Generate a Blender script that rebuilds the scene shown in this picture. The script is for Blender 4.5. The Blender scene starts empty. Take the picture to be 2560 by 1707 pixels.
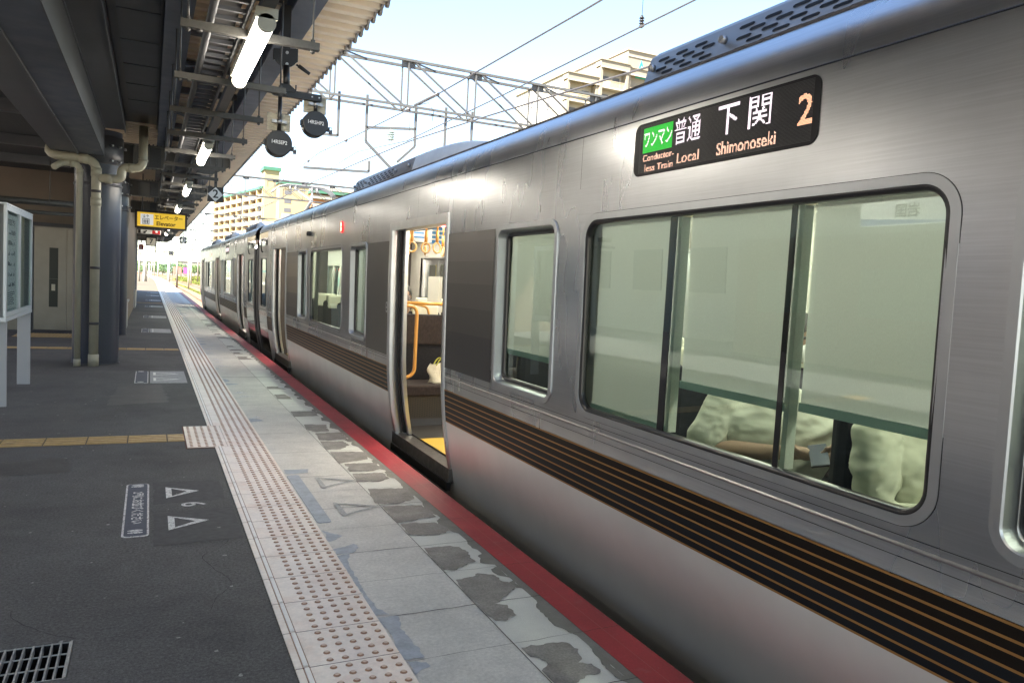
import bpy, math, random
from math import sin, cos, pi, radians, sqrt
from mathutils import Vector, Matrix
random.seed(7)
C = bpy.context.scene.collection
S = bpy.context.scene
# ------------------------------------------------ camera
yaw, pitch, roll = 0.449428, -0.070226, 0.05551
fw = Vector((sin(yaw)*cos(pitch), cos(yaw)*cos(pitch), sin(pitch)))
rt = Vector((cos(yaw), -sin(yaw), 0)); up = rt.cross(fw)
r2 = rt*cos(roll)+up*sin(roll); u2 = -rt*sin(roll)+up*cos(roll)
cd = bpy.data.cameras.new('camera'); cam = bpy.data.objects.new('camera', cd); C.objects.link(cam)
cd.sensor_width = 36; cd.lens = 26.552; cd.clip_end = 4000; cd.clip_start = 0.05
cam.matrix_world = Matrix(((r2.x,u2.x,-fw.x,-0.515),(r2.y,u2.y,-fw.y,0),(r2.z,u2.z,-fw.z,1.461),(0,0,0,1)))
S.camera = cam
# ------------------------------------------------ sky, sun, exposure
SUN_AZ, SUN_EL = radians(245), radians(50)          # azimuth clockwise from +Y
W = bpy.data.worlds.new('World'); S.world = W; W.use_nodes = True
nt = W.node_tree; nt.nodes.clear()
sky = nt.nodes.new('ShaderNodeTexSky'); sky.sky_type = 'NISHITA'; sky.sun_disc = False
sky.sun_elevation = SUN_EL; sky.sun_rotation = SUN_AZ; sky.air_density = 1.0; sky.dust_density = 0.6; sky.ozone_density = 1.0
bg = nt.nodes.new('ShaderNodeBackground'); bg.inputs[1].default_value = 0.056
wo = nt.nodes.new('ShaderNodeOutputWorld'); hs_ = nt.nodes.new('ShaderNodeHueSaturation'); hs_.inputs['Saturation'].default_value = 1.0; nt.links.new(sky.outputs[0], hs_.inputs['Color']); nt.links.new(hs_.outputs[0], bg.inputs[0]); nt.links.new(bg.outputs[0], wo.inputs[0])
sd = bpy.data.lights.new('sun', 'SUN'); sun = bpy.data.objects.new('sun', sd); C.objects.link(sun)
sd.energy = 4.6; sd.angle = radians(0.5); sd.color = (1, 0.93, 0.82)
sdir = Vector((sin(SUN_AZ)*cos(SUN_EL), cos(SUN_AZ)*cos(SUN_EL), sin(SUN_EL)))
sun.rotation_euler = sdir.to_track_quat('Z', 'Y').to_euler()
S.view_settings.view_transform = 'Standard'; S.view_settings.look = 'None'
S.view_settings.exposure = 3.2; S.view_settings.gamma = 1
S.cycles.max_bounces = 8; S.cycles.diffuse_bounces = 4; S.cycles.glossy_bounces = 4; S.cycles.transparent_max_bounces = 12
S.cycles.transmission_bounces = 6; S.cycles.sample_clamp_indirect = 6; S.cycles.caustics_reflective = False; S.cycles.caustics_refractive = False
LAMP = 4.4
# ------------------------------------------------ materials
MATS = {}
def N(nt, t, **k):
    n = nt.nodes.new('ShaderNode'+t)
    for a, b in k.items(): setattr(n, a, b)
    return n
def mat(name, col, rough=.5, metal=0., nz=None, nz2=None, bump=None, spots=None, spec=.5, coat=0, emit=None, coords='world', rn=None):
    """nz=(scale,amount[,stretch xyz]) brightness noise; nz2=(scale,colour,lo,hi,stretch) patches of second colour; bump=(scale,strength,stretch)"""
    if name in MATS: return MATS[name]
    m = bpy.data.materials.new(name); m.use_nodes = True; nt = m.node_tree; b = nt.nodes['Principled BSDF']
    L = nt.links.new
    b.inputs['Roughness'].default_value = rough; b.inputs['Metallic'].default_value = metal
    b.inputs['Specular IOR Level'].default_value = spec; b.inputs['Coat Weight'].default_value = coat
    b.inputs['Base Color'].default_value = (*col, 1)
    if coords == 'world': src = N(nt, 'NewGeometry').outputs['Position']
    else: src = N(nt, 'TexCoord').outputs['Object']
    def noise(sc, stretch=None, det=4, rg=.6):
        t = N(nt, 'TexNoise'); t.inputs['Scale'].default_value = sc; t.inputs['Detail'].default_value = det; t.inputs['Roughness'].default_value = rg
        mp = N(nt, 'Mapping'); mp.inputs['Scale'].default_value = stretch or (1, 1, 1); L(src, mp.inputs[0]); L(mp.outputs[0], t.inputs['Vector'])
        return t.outputs['Fac']
    cur = None
    def mixc(fac, a, bcol, blend='MIX'):
        x = N(nt, 'Mix', data_type='RGBA', blend_type=blend)
        if isinstance(fac, float): x.inputs[0].default_value = fac
        else: L(fac, x.inputs[0])
        for i, v in ((6, a), (7, bcol)):
            if isinstance(v, tuple): x.inputs[i].default_value = (*v[:3], 1)
            else: L(v, x.inputs[i])
        return x.outputs[2]
    cur = tuple(col)
    for q in (nz2 if isinstance(nz2, list) else [nz2] if nz2 else []):
        f = noise(q[0], q[4] if len(q) > 4 else None, 6, .65)
        r = N(nt, 'MapRange'); r.inputs[1].default_value = q[2]; r.inputs[2].default_value = q[3]; L(f, r.inputs[0])
        cur = mixc(r.outputs[0], cur, tuple(q[1]))
    for q in (nz if isinstance(nz, list) else [nz] if nz else []):
        f = noise(q[0], q[2] if len(q) > 2 else None)
        r = N(nt, 'MapRange'); r.inputs[1].default_value = .3; r.inputs[2].default_value = .7; r.inputs[3].default_value = 1-q[1]; r.inputs[4].default_value = 1+q[1]; L(f, r.inputs[0])
        cr = N(nt, 'CombineColor'); [L(r.outputs[0], cr.inputs[i]) for i in range(3)]
        cur = mixc(1.0, cur, cr.outputs[0], 'MULTIPLY')
    if not isinstance(cur, tuple): L(cur, b.inputs['Base Color'])
    if rn:
        f = noise(rn[0], rn[2] if len(rn) > 2 else None); r = N(nt, 'MapRange'); r.inputs[1].default_value = .3; r.inputs[2].default_value = .7
        r.inputs[3].default_value = rough-rn[1]; r.inputs[4].default_value = rough+rn[1]; L(f, r.inputs[0]); L(r.outputs[0], b.inputs['Roughness'])
    last = None
    for q in (bump if isinstance(bump, list) else [bump] if bump else []):
        f = noise(q[0], q[2] if len(q) > 2 else None, q[4] if len(q) > 4 else 4); bn = N(nt, 'Bump'); bn.inputs['Strength'].default_value = q[1]; bn.inputs['Distance'].default_value = q[3] if len(q) > 3 else .01
        L(f, bn.inputs['Height'])
        if last: L(last, bn.inputs['Normal'])
        last = bn.outputs[0]
    if last: L(last, b.inputs['Normal'])
    if emit: b.inputs['Emission Color'].default_value = (*emit[0], 1); b.inputs['Emission Strength'].default_value = emit[1]
    MATS[name] = m; return m
def glassmat(name, tint, refl=1.0, rough=0.0):
    m = bpy.data.materials.new(name); m.use_nodes = True; nt = m.node_tree; nt.nodes.clear(); L = nt.links.new
    o = N(nt, 'OutputMaterial'); mx = N(nt, 'MixShader'); t = N(nt, 'BsdfTransparent'); t.inputs[0].default_value = (*tint, 1)
    g = N(nt, 'BsdfGlossy'); g.inputs['Roughness'].default_value = rough; g.inputs[0].default_value = (.9, 1, .96, 1)
    f = N(nt, 'Fresnel'); f.inputs[0].default_value = 1.55
    mm = N(nt, 'Math', operation='MULTIPLY_ADD', use_clamp=True); mm.inputs[1].default_value = refl; mm.inputs[2].default_value = .03
    L(f.outputs[0], mm.inputs[0]); L(mm.outputs[0], mx.inputs[0]); L(t.outputs[0], mx.inputs[1]); L(g.outputs[0], mx.inputs[2]); L(mx.outputs[0], o.inputs[0])
    return m
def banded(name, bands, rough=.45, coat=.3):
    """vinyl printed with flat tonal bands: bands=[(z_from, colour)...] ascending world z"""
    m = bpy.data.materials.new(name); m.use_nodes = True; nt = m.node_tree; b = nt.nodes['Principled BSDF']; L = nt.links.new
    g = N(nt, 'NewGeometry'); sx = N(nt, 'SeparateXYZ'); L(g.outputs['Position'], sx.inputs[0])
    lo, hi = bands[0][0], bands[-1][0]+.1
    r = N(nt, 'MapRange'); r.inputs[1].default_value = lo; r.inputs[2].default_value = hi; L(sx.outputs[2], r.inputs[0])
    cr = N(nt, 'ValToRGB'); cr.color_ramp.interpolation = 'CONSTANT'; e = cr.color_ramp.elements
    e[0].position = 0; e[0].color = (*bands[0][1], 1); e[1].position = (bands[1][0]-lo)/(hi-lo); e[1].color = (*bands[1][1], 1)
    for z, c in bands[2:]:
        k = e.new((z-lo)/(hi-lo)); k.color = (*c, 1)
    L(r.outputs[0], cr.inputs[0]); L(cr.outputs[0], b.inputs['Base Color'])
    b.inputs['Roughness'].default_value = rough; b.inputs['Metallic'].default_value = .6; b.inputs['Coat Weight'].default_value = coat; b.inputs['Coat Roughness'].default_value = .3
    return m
# ------------------------------------------------ mesh builder
class MB:
    def __init__(s): s.v = []; s.f = []; s.s = []
    def add(s, v, f, sm=False):
        n = len(s.v); s.v += [tuple(p) for p in v]; s.f += [tuple(i+n for i in q) for q in f]; s.s += [sm]*len(f); return s
    def box(s, x0, y0, z0, x1, y1, z1):
        v = [(x, y, z) for x in (x0, x1) for y in (y0, y1) for z in (z0, z1)]
        return s.add(v, [(0,1,3,2), (4,6,7,5), (0,4,5,1), (2,3,7,6), (0,2,6,4), (1,5,7,3)])
    def cyl(s, p0, p1, r, n=12, r1=None, caps=True, sm=True):
        p0, p1 = Vector(p0), Vector(p1); d = (p1-p0).normalized(); a = Vector((0,0,1)) if abs(d.z) < .9 else Vector((1,0,0))
        u = d.cross(a).normalized(); w = d.cross(u); r1 = r if r1 is None else r1
        v = []
        for p, rr in ((p0, r), (p1, r1)):
            for i in range(n): t = 2*pi*i/n; v.append(p+(u*cos(t)+w*sin(t))*rr)
        s.add(v, [(i, (i+1) % n, n+(i+1) % n, n+i) for i in range(n)], sm)
        if caps: s.add(v, [tuple(range(n-1, -1, -1)), tuple(range(n, 2*n))])
        return s
    def tube(s, pts, r, n=10, closed=False):
        P = [Vector(p) for p in pts]; m = len(P); v = []; prev = None
        for i, p in enumerate(P):
            if closed: d = (P[(i+1) % m]-P[i-1]).normalized()
            else: d = (P[min(i+1, m-1)]-P[max(i-1, 0)]).normalized()
            if prev is None: a = Vector((0,0,1)) if abs(d.z) < .9 else Vector((1,0,0)); u = d.cross(a).normalized()
            else: u = (prev-d*prev.dot(d)).normalized()
            prev = u; w = d.cross(u); rr = r[i] if isinstance(r, (list, tuple)) else r
            for k in range(n): t = 2*pi*k/n; v.append(p+(u*cos(t)+w*sin(t))*rr)
        f = [(i*n+k, i*n+(k+1) % n, ((i+1) % m)*n+(k+1) % n, ((i+1) % m)*n+k) for i in range(m if closed else m-1) for k in range(n)]
        s.add(v, f, True)
        if not closed: s.add(v, [tuple(range(n-1, -1, -1)), tuple(range((m-1)*n, m*n))])
        return s
    def pipe(s, pts, r, n=12, bend=None):
        """polyline with rounded corners"""
        bend = bend or r*2; P = [Vector(p) for p in pts]; out = [P[0]]
        for i in range(1, len(P)-1):
            a, b, c = P[i-1], P[i], P[i+1]; da = (a-b).normalized(); dc = (c-b).normalized(); k = min(bend, (a-b).length*.45, (c-b).length*.45)
            for t in (0, .2, .4, .6, .8, 1): out.append((b+da*k)*(1-t)**2+b*2*t*(1-t)+(b+dc*k)*t*t)
        out.append(P[-1]); return s.tube(out, r, n)
    def beam(s, p0, p1, w, h, upv=(0,0,1)):
        p0, p1 = Vector(p0), Vector(p1); d = (p1-p0).normalized(); upv = Vector(upv)
        if abs(d.dot(upv)) > .95: upv = Vector((1,0,0))
        u = d.cross(upv).normalized()*(w/2); q = u.cross(d).normalized()*(h/2)
        v = [p+a*u+b*q for p in (p0, p1) for a, b in ((-1,-1), (1,-1), (1,1), (-1,1))]
        return s.add(v, [(3,2,1,0), (4,5,6,7), (0,1,5,4), (1,2,6,5), (2,3,7,6), (3,0,4,7)])
    def sphere(s, c, r, n=16, m=10, sc=(1,1,1)):
        c = Vector(c); v = [c+Vector((0,0,r*sc[2]))]
        for j in range(1, m):
            a = pi*j/m
            for i in range(n): t = 2*pi*i/n; v.append(c+Vector((r*sc[0]*sin(a)*cos(t), r*sc[1]*sin(a)*sin(t), r*sc[2]*cos(a))))
        v.append(c-Vector((0,0,r*sc[2]))); f = [(0, 1+i, 1+(i+1) % n) for i in range(n)]
        for j in range(m-2):
            for i in range(n): a = 1+j*n; f.append((a+i, a+n+i, a+n+(i+1) % n, a+(i+1) % n))
        e = len(v)-1; a = 1+(m-2)*n; f += [(e, a+(i+1) % n, a+i) for i in range(n)]
        return s.add(v, f, True)
    def poly(s, pts): return s.add(pts, [tuple(range(len(pts)))])
    def prism(s, pts2, fn, h0, h1, sm=False):
        """extrude 2D polygon; fn(a,b,h)->xyz"""
        n = len(pts2); v = [fn(a, b, h0) for a, b in pts2]+[fn(a, b, h1) for a, b in pts2]
        s.add(v, [(i, (i+1) % n, n+(i+1) % n, n+i) for i in range(n)], sm)
        return s.add(v, [tuple(range(n-1, -1, -1)), tuple(range(n, 2*n))])
    def grid(s, rows, sm=True, closed=False):
        n = len(rows[0]); v = [p for r in rows for p in r]
        return s.add(v, [(j*n+i, j*n+(i+1) % n, (j+1)*n+(i+1) % n, (j+1)*n+i) for j in range(len(rows)-1) for i in range(n if closed else n-1)], sm)
    def build(s, name, m, parent=None, bevel=0, fix=True):
        me = bpy.data.meshes.new(name); o = Vector(parent['_w']) if parent is not None and '_w' in parent else Vector((0,0,0))
        me.from_pydata([tuple(Vector(p)-o) for p in s.v], [], s.f); me.polygons.foreach_set('use_smooth', s.s)
        if m: me.materials.append(m)
        me.validate(); 
        if fix:
            import bmesh; bm = bmesh.new(); bm.from_mesh(me); bmesh.ops.remove_doubles(bm, verts=bm.verts, dist=1e-5); bmesh.ops.recalc_face_normals(bm, faces=bm.faces); bm.to_mesh(me); bm.free()
        me.update(); ob = bpy.data.objects.new(name, me); C.objects.link(ob)
        if parent is not None: ob.parent = parent; ob['_w'] = parent['_w'] if '_w' in parent else (0,0,0)
        if bevel:
            b = ob.modifiers.new('bevel', 'BEVEL'); b.width = bevel; b.segments = 2; b.limit_method = 'ANGLE'; b.angle_limit = radians(40)
        return ob
def tag(o, label=None, cat=None, group=None, kind=None):
    for k, v in (('label', label), ('category', cat), ('group', group), ('kind', kind)):
        if v: o[k] = v
    return o
def thing(name, loc, label, cat, group=None):
    o = bpy.data.objects.new(name, None); o.location = loc; o['_w'] = tuple(loc); o.empty_display_size = .1; C.objects.link(o); return tag(o, label, cat, group)
def struct(mb, name, m, **k): return tag(mb.build(name, m, **k), kind='structure')
def copytree(o, off, parent=None, kids=True):
    c = o.copy(); C.objects.link(c)
    if parent is not None: c.parent = parent
    else: c.location = Vector(o.location)+Vector(off)
    if kids:
        for ch in [q for q in bpy.data.objects if q.parent == o]: copytree(ch, off, c)
    return c
def sink(o, p): 
    o['_w'] = tuple(p['_w']); return o
# text as mesh
_tc = {}
def textgeo(body, size, align='CENTER', bold=0., sx=1.):
    cu = bpy.data.curves.new('t', 'FONT'); cu.body = body; cu.size = size; cu.align_x = align; cu.align_y = 'CENTER'; cu.offset = bold; cu.resolution_u = 3
    ob = bpy.data.objects.new('t', cu); C.objects.link(ob); dg = bpy.context.evaluated_depsgraph_get(); dg.update()
    me = bpy.data.meshes.new_from_object(ob.evaluated_get(dg)); me.calc_loop_triangles()
    v = [(p.co.x*sx, p.co.y) for p in me.vertices]; f = [tuple(p.vertices) for p in me.polygons]; t = [tuple(q.vertices) for q in me.loop_triangles]
    bpy.data.objects.remove(ob); bpy.data.curves.remove(cu); bpy.data.meshes.remove(me); return v, f, t
def addtext(mb, body, size, org, right, upv, align='CENTER', bold=0., sx=1.):
    v, f, t = textgeo(body, size, align, bold, sx); o, r, u = Vector(org), Vector(right), Vector(upv)
    return mb.add([o+r*a+u*b for a, b in v], f)
X, Y, Z = Vector((1,0,0)), Vector((0,1,0)), Vector((0,0,1))
def rrect(x0, y0, x1, y1, r, n=6):
    out = []
    for cx, cy, a in ((x1-r, y1-r, 0), (x0+r, y1-r, 90), (x0+r, y0+r, 180), (x1-r, y0+r, 270)):
        for i in range(n+1): t = radians(a+90*i/n); out.append((cx+r*cos(t), cy+r*sin(t)))
    return out
# shared materials
asphalt = mat('asphalt', (.088,.088,.088), .80, nz=[(.9,.18),(9,.10),(70,.42),(170,.4)], nz2=[(.55,(.068,.068,.07),.52,.62),(120,(.2,.2,.2),.66,.70),(60,(.16,.16,.16),.70,.73)], bump=[(220,.5,None,.004)], rn=(1.5,.06))
concrete = mat('concrete', (.64,.63,.58), .72, nz=[(2.5,.1),(11,.06),(60,.12),(300,.12)], nz2=[(120,(.14,.14,.14),.70,.75)], bump=(300,.25,None,.003))
cream_p = mat('worn_cream_paint', (.70,.71,.65), .7, nz=[(3,.08),(300,.1)], nz2=[(200,(.12,.12,.11),.74,.78)])
brownc = mat('worn_brown_concrete', (.27,.255,.23), .7, nz=[(7,.25),(120,.25)])
greyc = mat('bare_grey_brown_concrete', (.23,.225,.195), .75, nz=[(8,.15),(200,.15)])
bluec = mat('worn_blue_grey_resin', (.37,.41,.45), .55, nz=[(14,.18),(90,.1)])
redp = mat('red_edge_paint', (.36,.03,.038), .5, nz=[(3,.2),(120,.12)], nz2=[(11,(.36,.10,.10),.58,.8),(55,(.45,.38,.35),.70,.74)], bump=(200,.1,None,.002))
whitep = mat('worn_white_paint', (.62,.63,.63), .7, nz=[(60,.3)], nz2=[(90,(.08,.08,.085),.56,.62)])
tile = mat('tactile_tile_cream', (.86,.77,.67), .36, nz=[(5,.07),(60,.08)], nz2=[(3.2,(.74,.56,.43),.5,.8)], bump=(150,.1,None,.002))
dotm = mat('tactile_bump_brown', (.34,.19,.11), .4, nz=(50,.15))
grout = mat('tile_joint_rust', (.12,.05,.03), .8)
darkblue = mat('navy_grey_steel_paint', (.075,.092,.13), .42, nz=(2,.12), rn=(5,.06))
darkgrey = mat('dark_grey_steel_paint', (.06,.063,.07), .5, nz=(3,.15))
browngrey = mat('warm_grey_steel_paint', (.09,.097,.112), .5, nz=(2,.1))
galv = mat('galvanised_steel', (.085,.084,.078), .5, .4, nz=(30,.15))
soffit = mat('beige_soffit_sheet', (.74,.62,.47), .5, nz=(1.5,.08))
pipem = mat('cream_plastic_pipe', (.40,.38,.29), .38, nz=(5,.1))
black = mat('black_paint', (.012,.012,.013), .35)
blacksat = mat('black_rubber', (.014,.014,.015), .5)
white = mat('white_paint', (.75,.75,.73), .4)
lightgrey = mat('light_grey_metal', (.42,.43,.43), .4, .2)
bolt = mat('bolt_steel', (.4,.4,.4), .35, .9)
ballast = mat('ballast', (.15,.09,.05), .9, nz=[(8,.3),(1.5,.2)], bump=(9,.8,None,.05))
rust = mat('rusty_rail_steel', (.17,.07,.03), .6, .3, nz=(6,.25))
railtop = mat('rail_head', (.35,.32,.3), .3, .8)
ground_m = mat('dry_ground', (.13,.11,.075), .95, nz=[(.3,.2),(2,.2)])
# ================================================= PLATFORM
def curve(y): return -0.000235*max(0, y-85)**2
def ystrip(mb, x0, x1, y0, y1, z, step=4., cv=True):
    ys = [y0]; 
    while ys[-1] < y1-1e-6: ys.append(min(y1, ys[-1]+(y1 if (ys[-1] < 80 and y1 <= 85) else step)))
    rows = [[(x0+curve(y), y, z), (x1+curve(y), y, z)] for y in ys]; mb.grid(rows, False); return mb
struct(MB().box(-1.35,2.9,-.3,-.755,2.98,-.05), 'drain_pit_wall', darkgrey)
m = MB(); ystrip(m, -7.5, -1.35, -8, 54.5, 0); ystrip(m, -1.35, 0, 3.28, 54.5, 0); ystrip(m, -1.35, 0, -8, 2.98, 0); ystrip(m, -.755, 0, 2.98, 3.28, 0)
struct(m, 'platform_asphalt', asphalt); struct(ystrip(MB(), -7.5, .4, 54.5, 190, 0), 'platform_far_asphalt', mat('tan_weathered_paving', (.075,.057,.037), .9, nz=[(.5,.2),(4,.15)])); struct(ystrip(MB(), .02, .32, 54.6, 180, .006), 'far_warning_line', mat('cream_line', (.28,.24,.18), .6))  # far asphalt: the tan stands in for sunlight on its surface
m = MB(); m.box(-1.36,2.97,-.35,-.75,3.29,-.34); m.box(-1.36,2.96,-.35,-.75,2.98,-.002); m.box(-1.36,3.28,-.35,-.75,3.29,-.002); m.box(-.755,2.97,-.35,-.75,3.29,-.002)
struct(m, 'drain_pit', blacksat)
struct(ystrip(MB(), .4, .865, -8, 190, .002), 'platform_concrete', concrete)
struct(ystrip(MB(), .865, 1.157, -8, 190, .0015), 'platform_cream_band', cream_p)
struct(ystrip(MB(), 1.157, 1.2, -8, 190, .001), 'platform_edge_joint', greyc)
m = MB(); ystrip(m, 1.2, 1.385, -8, 54.3, .003); struct(m, 'platform_red_edge', redp)
m = MB(); ystrip(m, 1.2, 1.385, 54.3, 190, .003); struct(m, 'platform_edge', concrete)
# platform flank wall
m = MB(); ys = list(range(-8, 191, 6)); m.grid([[(1.385+curve(y), y, .003), (1.385+curve(y), y, -.12), (1.30+curve(y), y, -.13), (1.30+curve(y), y, -1.3)] for y in ys], False)
m.grid([[(-7.5+curve(y), y, 0), (-7.5+curve(y), y, -1.3)] for y in ys], False); struct(m, 'platform_side_wall', mat('dirty_concrete_wall', (.1,.095,.085), .9, nz=(4,.3)))
# joints in the concrete: thin dark seams every 0.4 m (0.8 m on the edge slab)
rnd = random.Random(3); m = MB()
def seam(m, x0, x1, y, w=.004, z=.005):
    n = 14; p = [(x0+(x1-x0)*i/n, y+rnd.uniform(-.004, .004)) for i in range(n+1)]
    m.grid([[(a, b-w*rnd.uniform(.3, 1), z), (a, b+w*rnd.uniform(.3, 1), z)] for a, b in p], False)
for k in range(0, 130):
    y = 2.28+k*.405
    if k % 3 != 2 or k < 12: seam(m, .405, 1.2, y, .0016 if k % 2 else .0035)
    if k % 2: seam(m, 1.2, 1.383, y, .002, .0065)
m.grid([[(.863,y,.0045),(.8665,y,.0045)] for y in (-3, 3, 9, 20, 54)], False)
seam(m, .41, 1.384, 11.13, .012, .0065)
struct(m, 'slab_joints', mat('joint_dirt', (.07,.065,.055), .9))
m = MB(); m.grid([[(1.29,y,.0068),(1.2925,y,.0068)] for y in (-3, 3, 6, 12)], False); struct(m, 'edge_scratch_line', mat('faded_red', (.42,.13,.12), .6))
# irregular patches
def blob(mb, pts, z, jit=.012, sub=7, seed=0):
    r = random.Random(seed); out = []; n = len(pts)
    for i in range(n):
        a, b = pts[i], pts[(i+1) % n]; L = sqrt((a[0]-b[0])**2+(a[1]-b[1])**2); k = max(2, int(L/.016)); off = 0
        for j in range(k):
            t = j/k; off = off*.6+r.uniform(-jit, jit)*(.25 if abs(a[0]-.87) < .03 and abs(b[0]-.87) < .03 else .8)
            dx, dy = (b[1]-a[1])/max(L, 1e-5), -(b[0]-a[0])/max(L, 1e-5)
            out.append((a[0]+(b[0]-a[0])*t+dx*off*sin(pi*t if k > 3 else 1), a[1]+(b[1]-a[1])*t+dy*off*sin(pi*t if k > 3 else 1)))
    from mathutils.geometry import tessellate_polygon
    tri = tessellate_polygon([[Vector((a, b, 0)) for a, b in out]]); mb.add([(a, b, z) for a, b in out], [tuple(t) for t in tri])
PA = [[(.879,3.863),(1.033,3.856),(1.068,3.828),(1.093,3.735),(1.074,3.588),(1.013,3.558),(.919,3.503),(.872,3.527),(.864,3.682)],
[(.882,3.389),(.978,3.403),(1.02,3.435),(1.089,3.395),(1.101,3.294),(1.135,3.232),(1.09,3.181),(1.021,3.123),(.959,3.074),(1.002,3.038),(.994,2.925),(.924,2.886),(.881,2.901),(.866,3.01),(.864,3.128),(.868,3.268)],
[(.878,2.644),(1.024,2.642),(1.08,2.62),(1.098,2.556),(1.038,2.454),(1.084,2.432),(1.083,2.363),(1.015,2.357),(.963,2.327),(.871,2.28),(.871,2.449),(.921,2.506),(.879,2.559)],
[(.876,8.292),(1.127,8.296),(1.123,7.983),(.86,7.965)],[(.883,7.529),(1.098,7.496),(1.054,7.161),(.922,7.139),(.864,7.281)],[(.914,7.097),(1.152,7.1),(1.142,6.765),(.883,6.772)],[(.883,6.733),(1.077,6.697),(1.104,6.537),(.988,6.376),(.863,6.365)],
[(.878,6.292),(1.171,6.233),(1.118,5.974),(.859,5.872)],[(.9,5.863),(1.128,5.845),(1.15,5.658),(1.06,5.591),(.881,5.603)],[(.888,5.545),(1.111,5.522),(1.119,5.355),(1.014,5.275),(.864,5.311)],[(.89,5.106),(1.165,5.062),(1.13,4.79),(.965,4.704),(.846,4.756)],[(.875,4.686),(1.13,4.639),(1.136,4.376),(.862,4.322)],[(.878,4.3),(1.089,4.277),(1.136,4.121),(1.04,4.047),(.869,4.096)],
[(.87,1.9),(1.06,1.92),(1.09,1.6),(.88,1.55)],[(.87,1.3),(1.1,1.3),(1.06,.9),(.87,.95)]]
y = 8.6
while y < 24:
    L = rnd.uniform(.15, .5); w = rnd.uniform(.12, .28)
    if rnd.random() < .75: PA.append([(.87,y),(.87+w,y+rnd.uniform(-.05,.05)),(.87+w*rnd.uniform(.6,1),y+L*.6),(.87+w*.8,y+L),(.88,y+L*.95)])
    y += L+rnd.uniform(.1, .5)
m = MB(); [blob(m, p, .0052, .014, seed=i) for i, p in enumerate(PA)]; struct(m, 'worn_brown_patches', brownc)
PB = [[(.405,3.096),(.495,3.085),(.471,2.981),(.475,2.893),(.489,2.772),(.483,2.697),(.402,2.699)],[(.405,2.685),(.472,2.655),(.482,2.622),(.406,2.577)],[(.405,4.31),(.502,4.186),(.408,4.102)],[(.405,3.984),(.528,4.038),(.542,3.973),(.494,3.901),(.404,3.905)],[(.42,5.763),(.599,5.752),(.579,5.644),(.419,5.626)],
[(.403,3.884),(.473,3.893),(.43,3.734),(.42,3.338),(.425,3.190),(.463,3.114),(.402,3.115)],[(.405,2.4),(.45,2.35),(.46,2.2),(.405,2.1)]]
y = 6.3
while y < 30:
    L = rnd.uniform(.06, .35); w = rnd.uniform(.05, .2)
    if rnd.random() < .6: PB.append([(.405,y),(.405+w,y+L*.3),(.405+w*.8,y+L*.7),(.405,y+L)])
    y += L+rnd.uniform(.1, .6)
m = MB(); [blob(m, p, .0056, .01, seed=50+i) for i, p in enumerate(PB)]
m.prism(rrect(.412,4.445,.497,5.59,.02), lambda a, b, h: (a, b, h), .003, .0062)
struct(m, 'worn_blue_patches', bluec)
PG = []
y = 2.2
while y < 30:
    L = rnd.uniform(.1, .4); PG.append([(1.158,y),(1.158-rnd.uniform(.02,.07),y+L*.3),(1.158-rnd.uniform(.0,.05),y+L*.8),(1.158,y+L)]); y += L*rnd.uniform(.9, 1.5)
m = MB(); [blob(m, p, .0048, .008, seed=90+i) for i, p in enumerate(PG)]; struct(m, 'worn_grey_edge', greyc)
# far grass on the concrete? no: white scuffs near the strip
m = MB()
for y in [7.9, 9.3, 9.6, 12.4, 12.9, 13.3, 14.6, 15.1, 17.2, 18.4, 19.6, 21.5, 22.1, 26.3]:
    blob(m, [(.42,y),(.42+rnd.uniform(.1,.35),y+.06),(.5,y+rnd.uniform(.1,.25))], .006, .006, seed=int(y*10))
struct(m, 'white_scuffs', whitep)
# ---- tactile warning strip along the edge (tiles 400 x 300, five by five bumps, inner bar)
m = MB(); d = MB(); g = MB(); bar = MB(); barw = MB()
g.add([(0,-3,.003),(.4,-3,.003),(.4,54.5,.003),(0,54.5,.003)], [(0,1,2,3)])
Y0 = 2.759; TOPS = MB(); JN = MB()
def dots(d, x0, y0, n=12):
    for i in range(5):
        for j in range(5):
            cx, cy = x0+i*.059, y0+.031+j*.0595; s = n
            v = [(cx+r*cos(2*pi*k/s), cy+r*sin(2*pi*k/s), z) for r, z in ((.0145,.0085),(.009,.0135)) for k in range(s)]
            d.add(v, [(k, (k+1) % s, s+(k+1) % s, s+k) for k in range(s)]); TOPS.add(v[s:], [tuple(range(s))])
for k in range(-12, 172):
    y0 = Y0+.3*k; e = .003; ext = 13 <= k <= 15
    m.box((.034+.07) if not ext else .104, y0+e, .002, .4, y0+.3-e, .0085) if ext else m.box(.0535, y0+e, .002, .4, y0+.3-e, .0085)
    if not ext:
        m.box(0, y0+e, .002, .026, y0+.3-e, .0085); bar.box(.026, y0+e, .002, .0535, y0+.3-e, .0072); barw.box(.031, y0+.007, .002, .0475, y0+.293, .0135)
    JN.box(.0, y0-e, .002, .4, y0+e, .0074)
    dots(d, .134, y0, 10 if k < 12 else 6 if k < 60 else 4)
struct(m, 'tactile_strip', tile); struct(d, 'tactile_bumps', dotm); struct(g, 'tactile_joints', grout); struct(JN, 'tactile_cross_joints', grout)
struct(bar, 'tactile_groove', mat('groove_brown', (.36,.22,.14), .6)); struct(barw, 'tactile_inner_bar', mat('tile_bar_ivory', (.88,.84,.78), .4, nz=(40,.06)))
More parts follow.
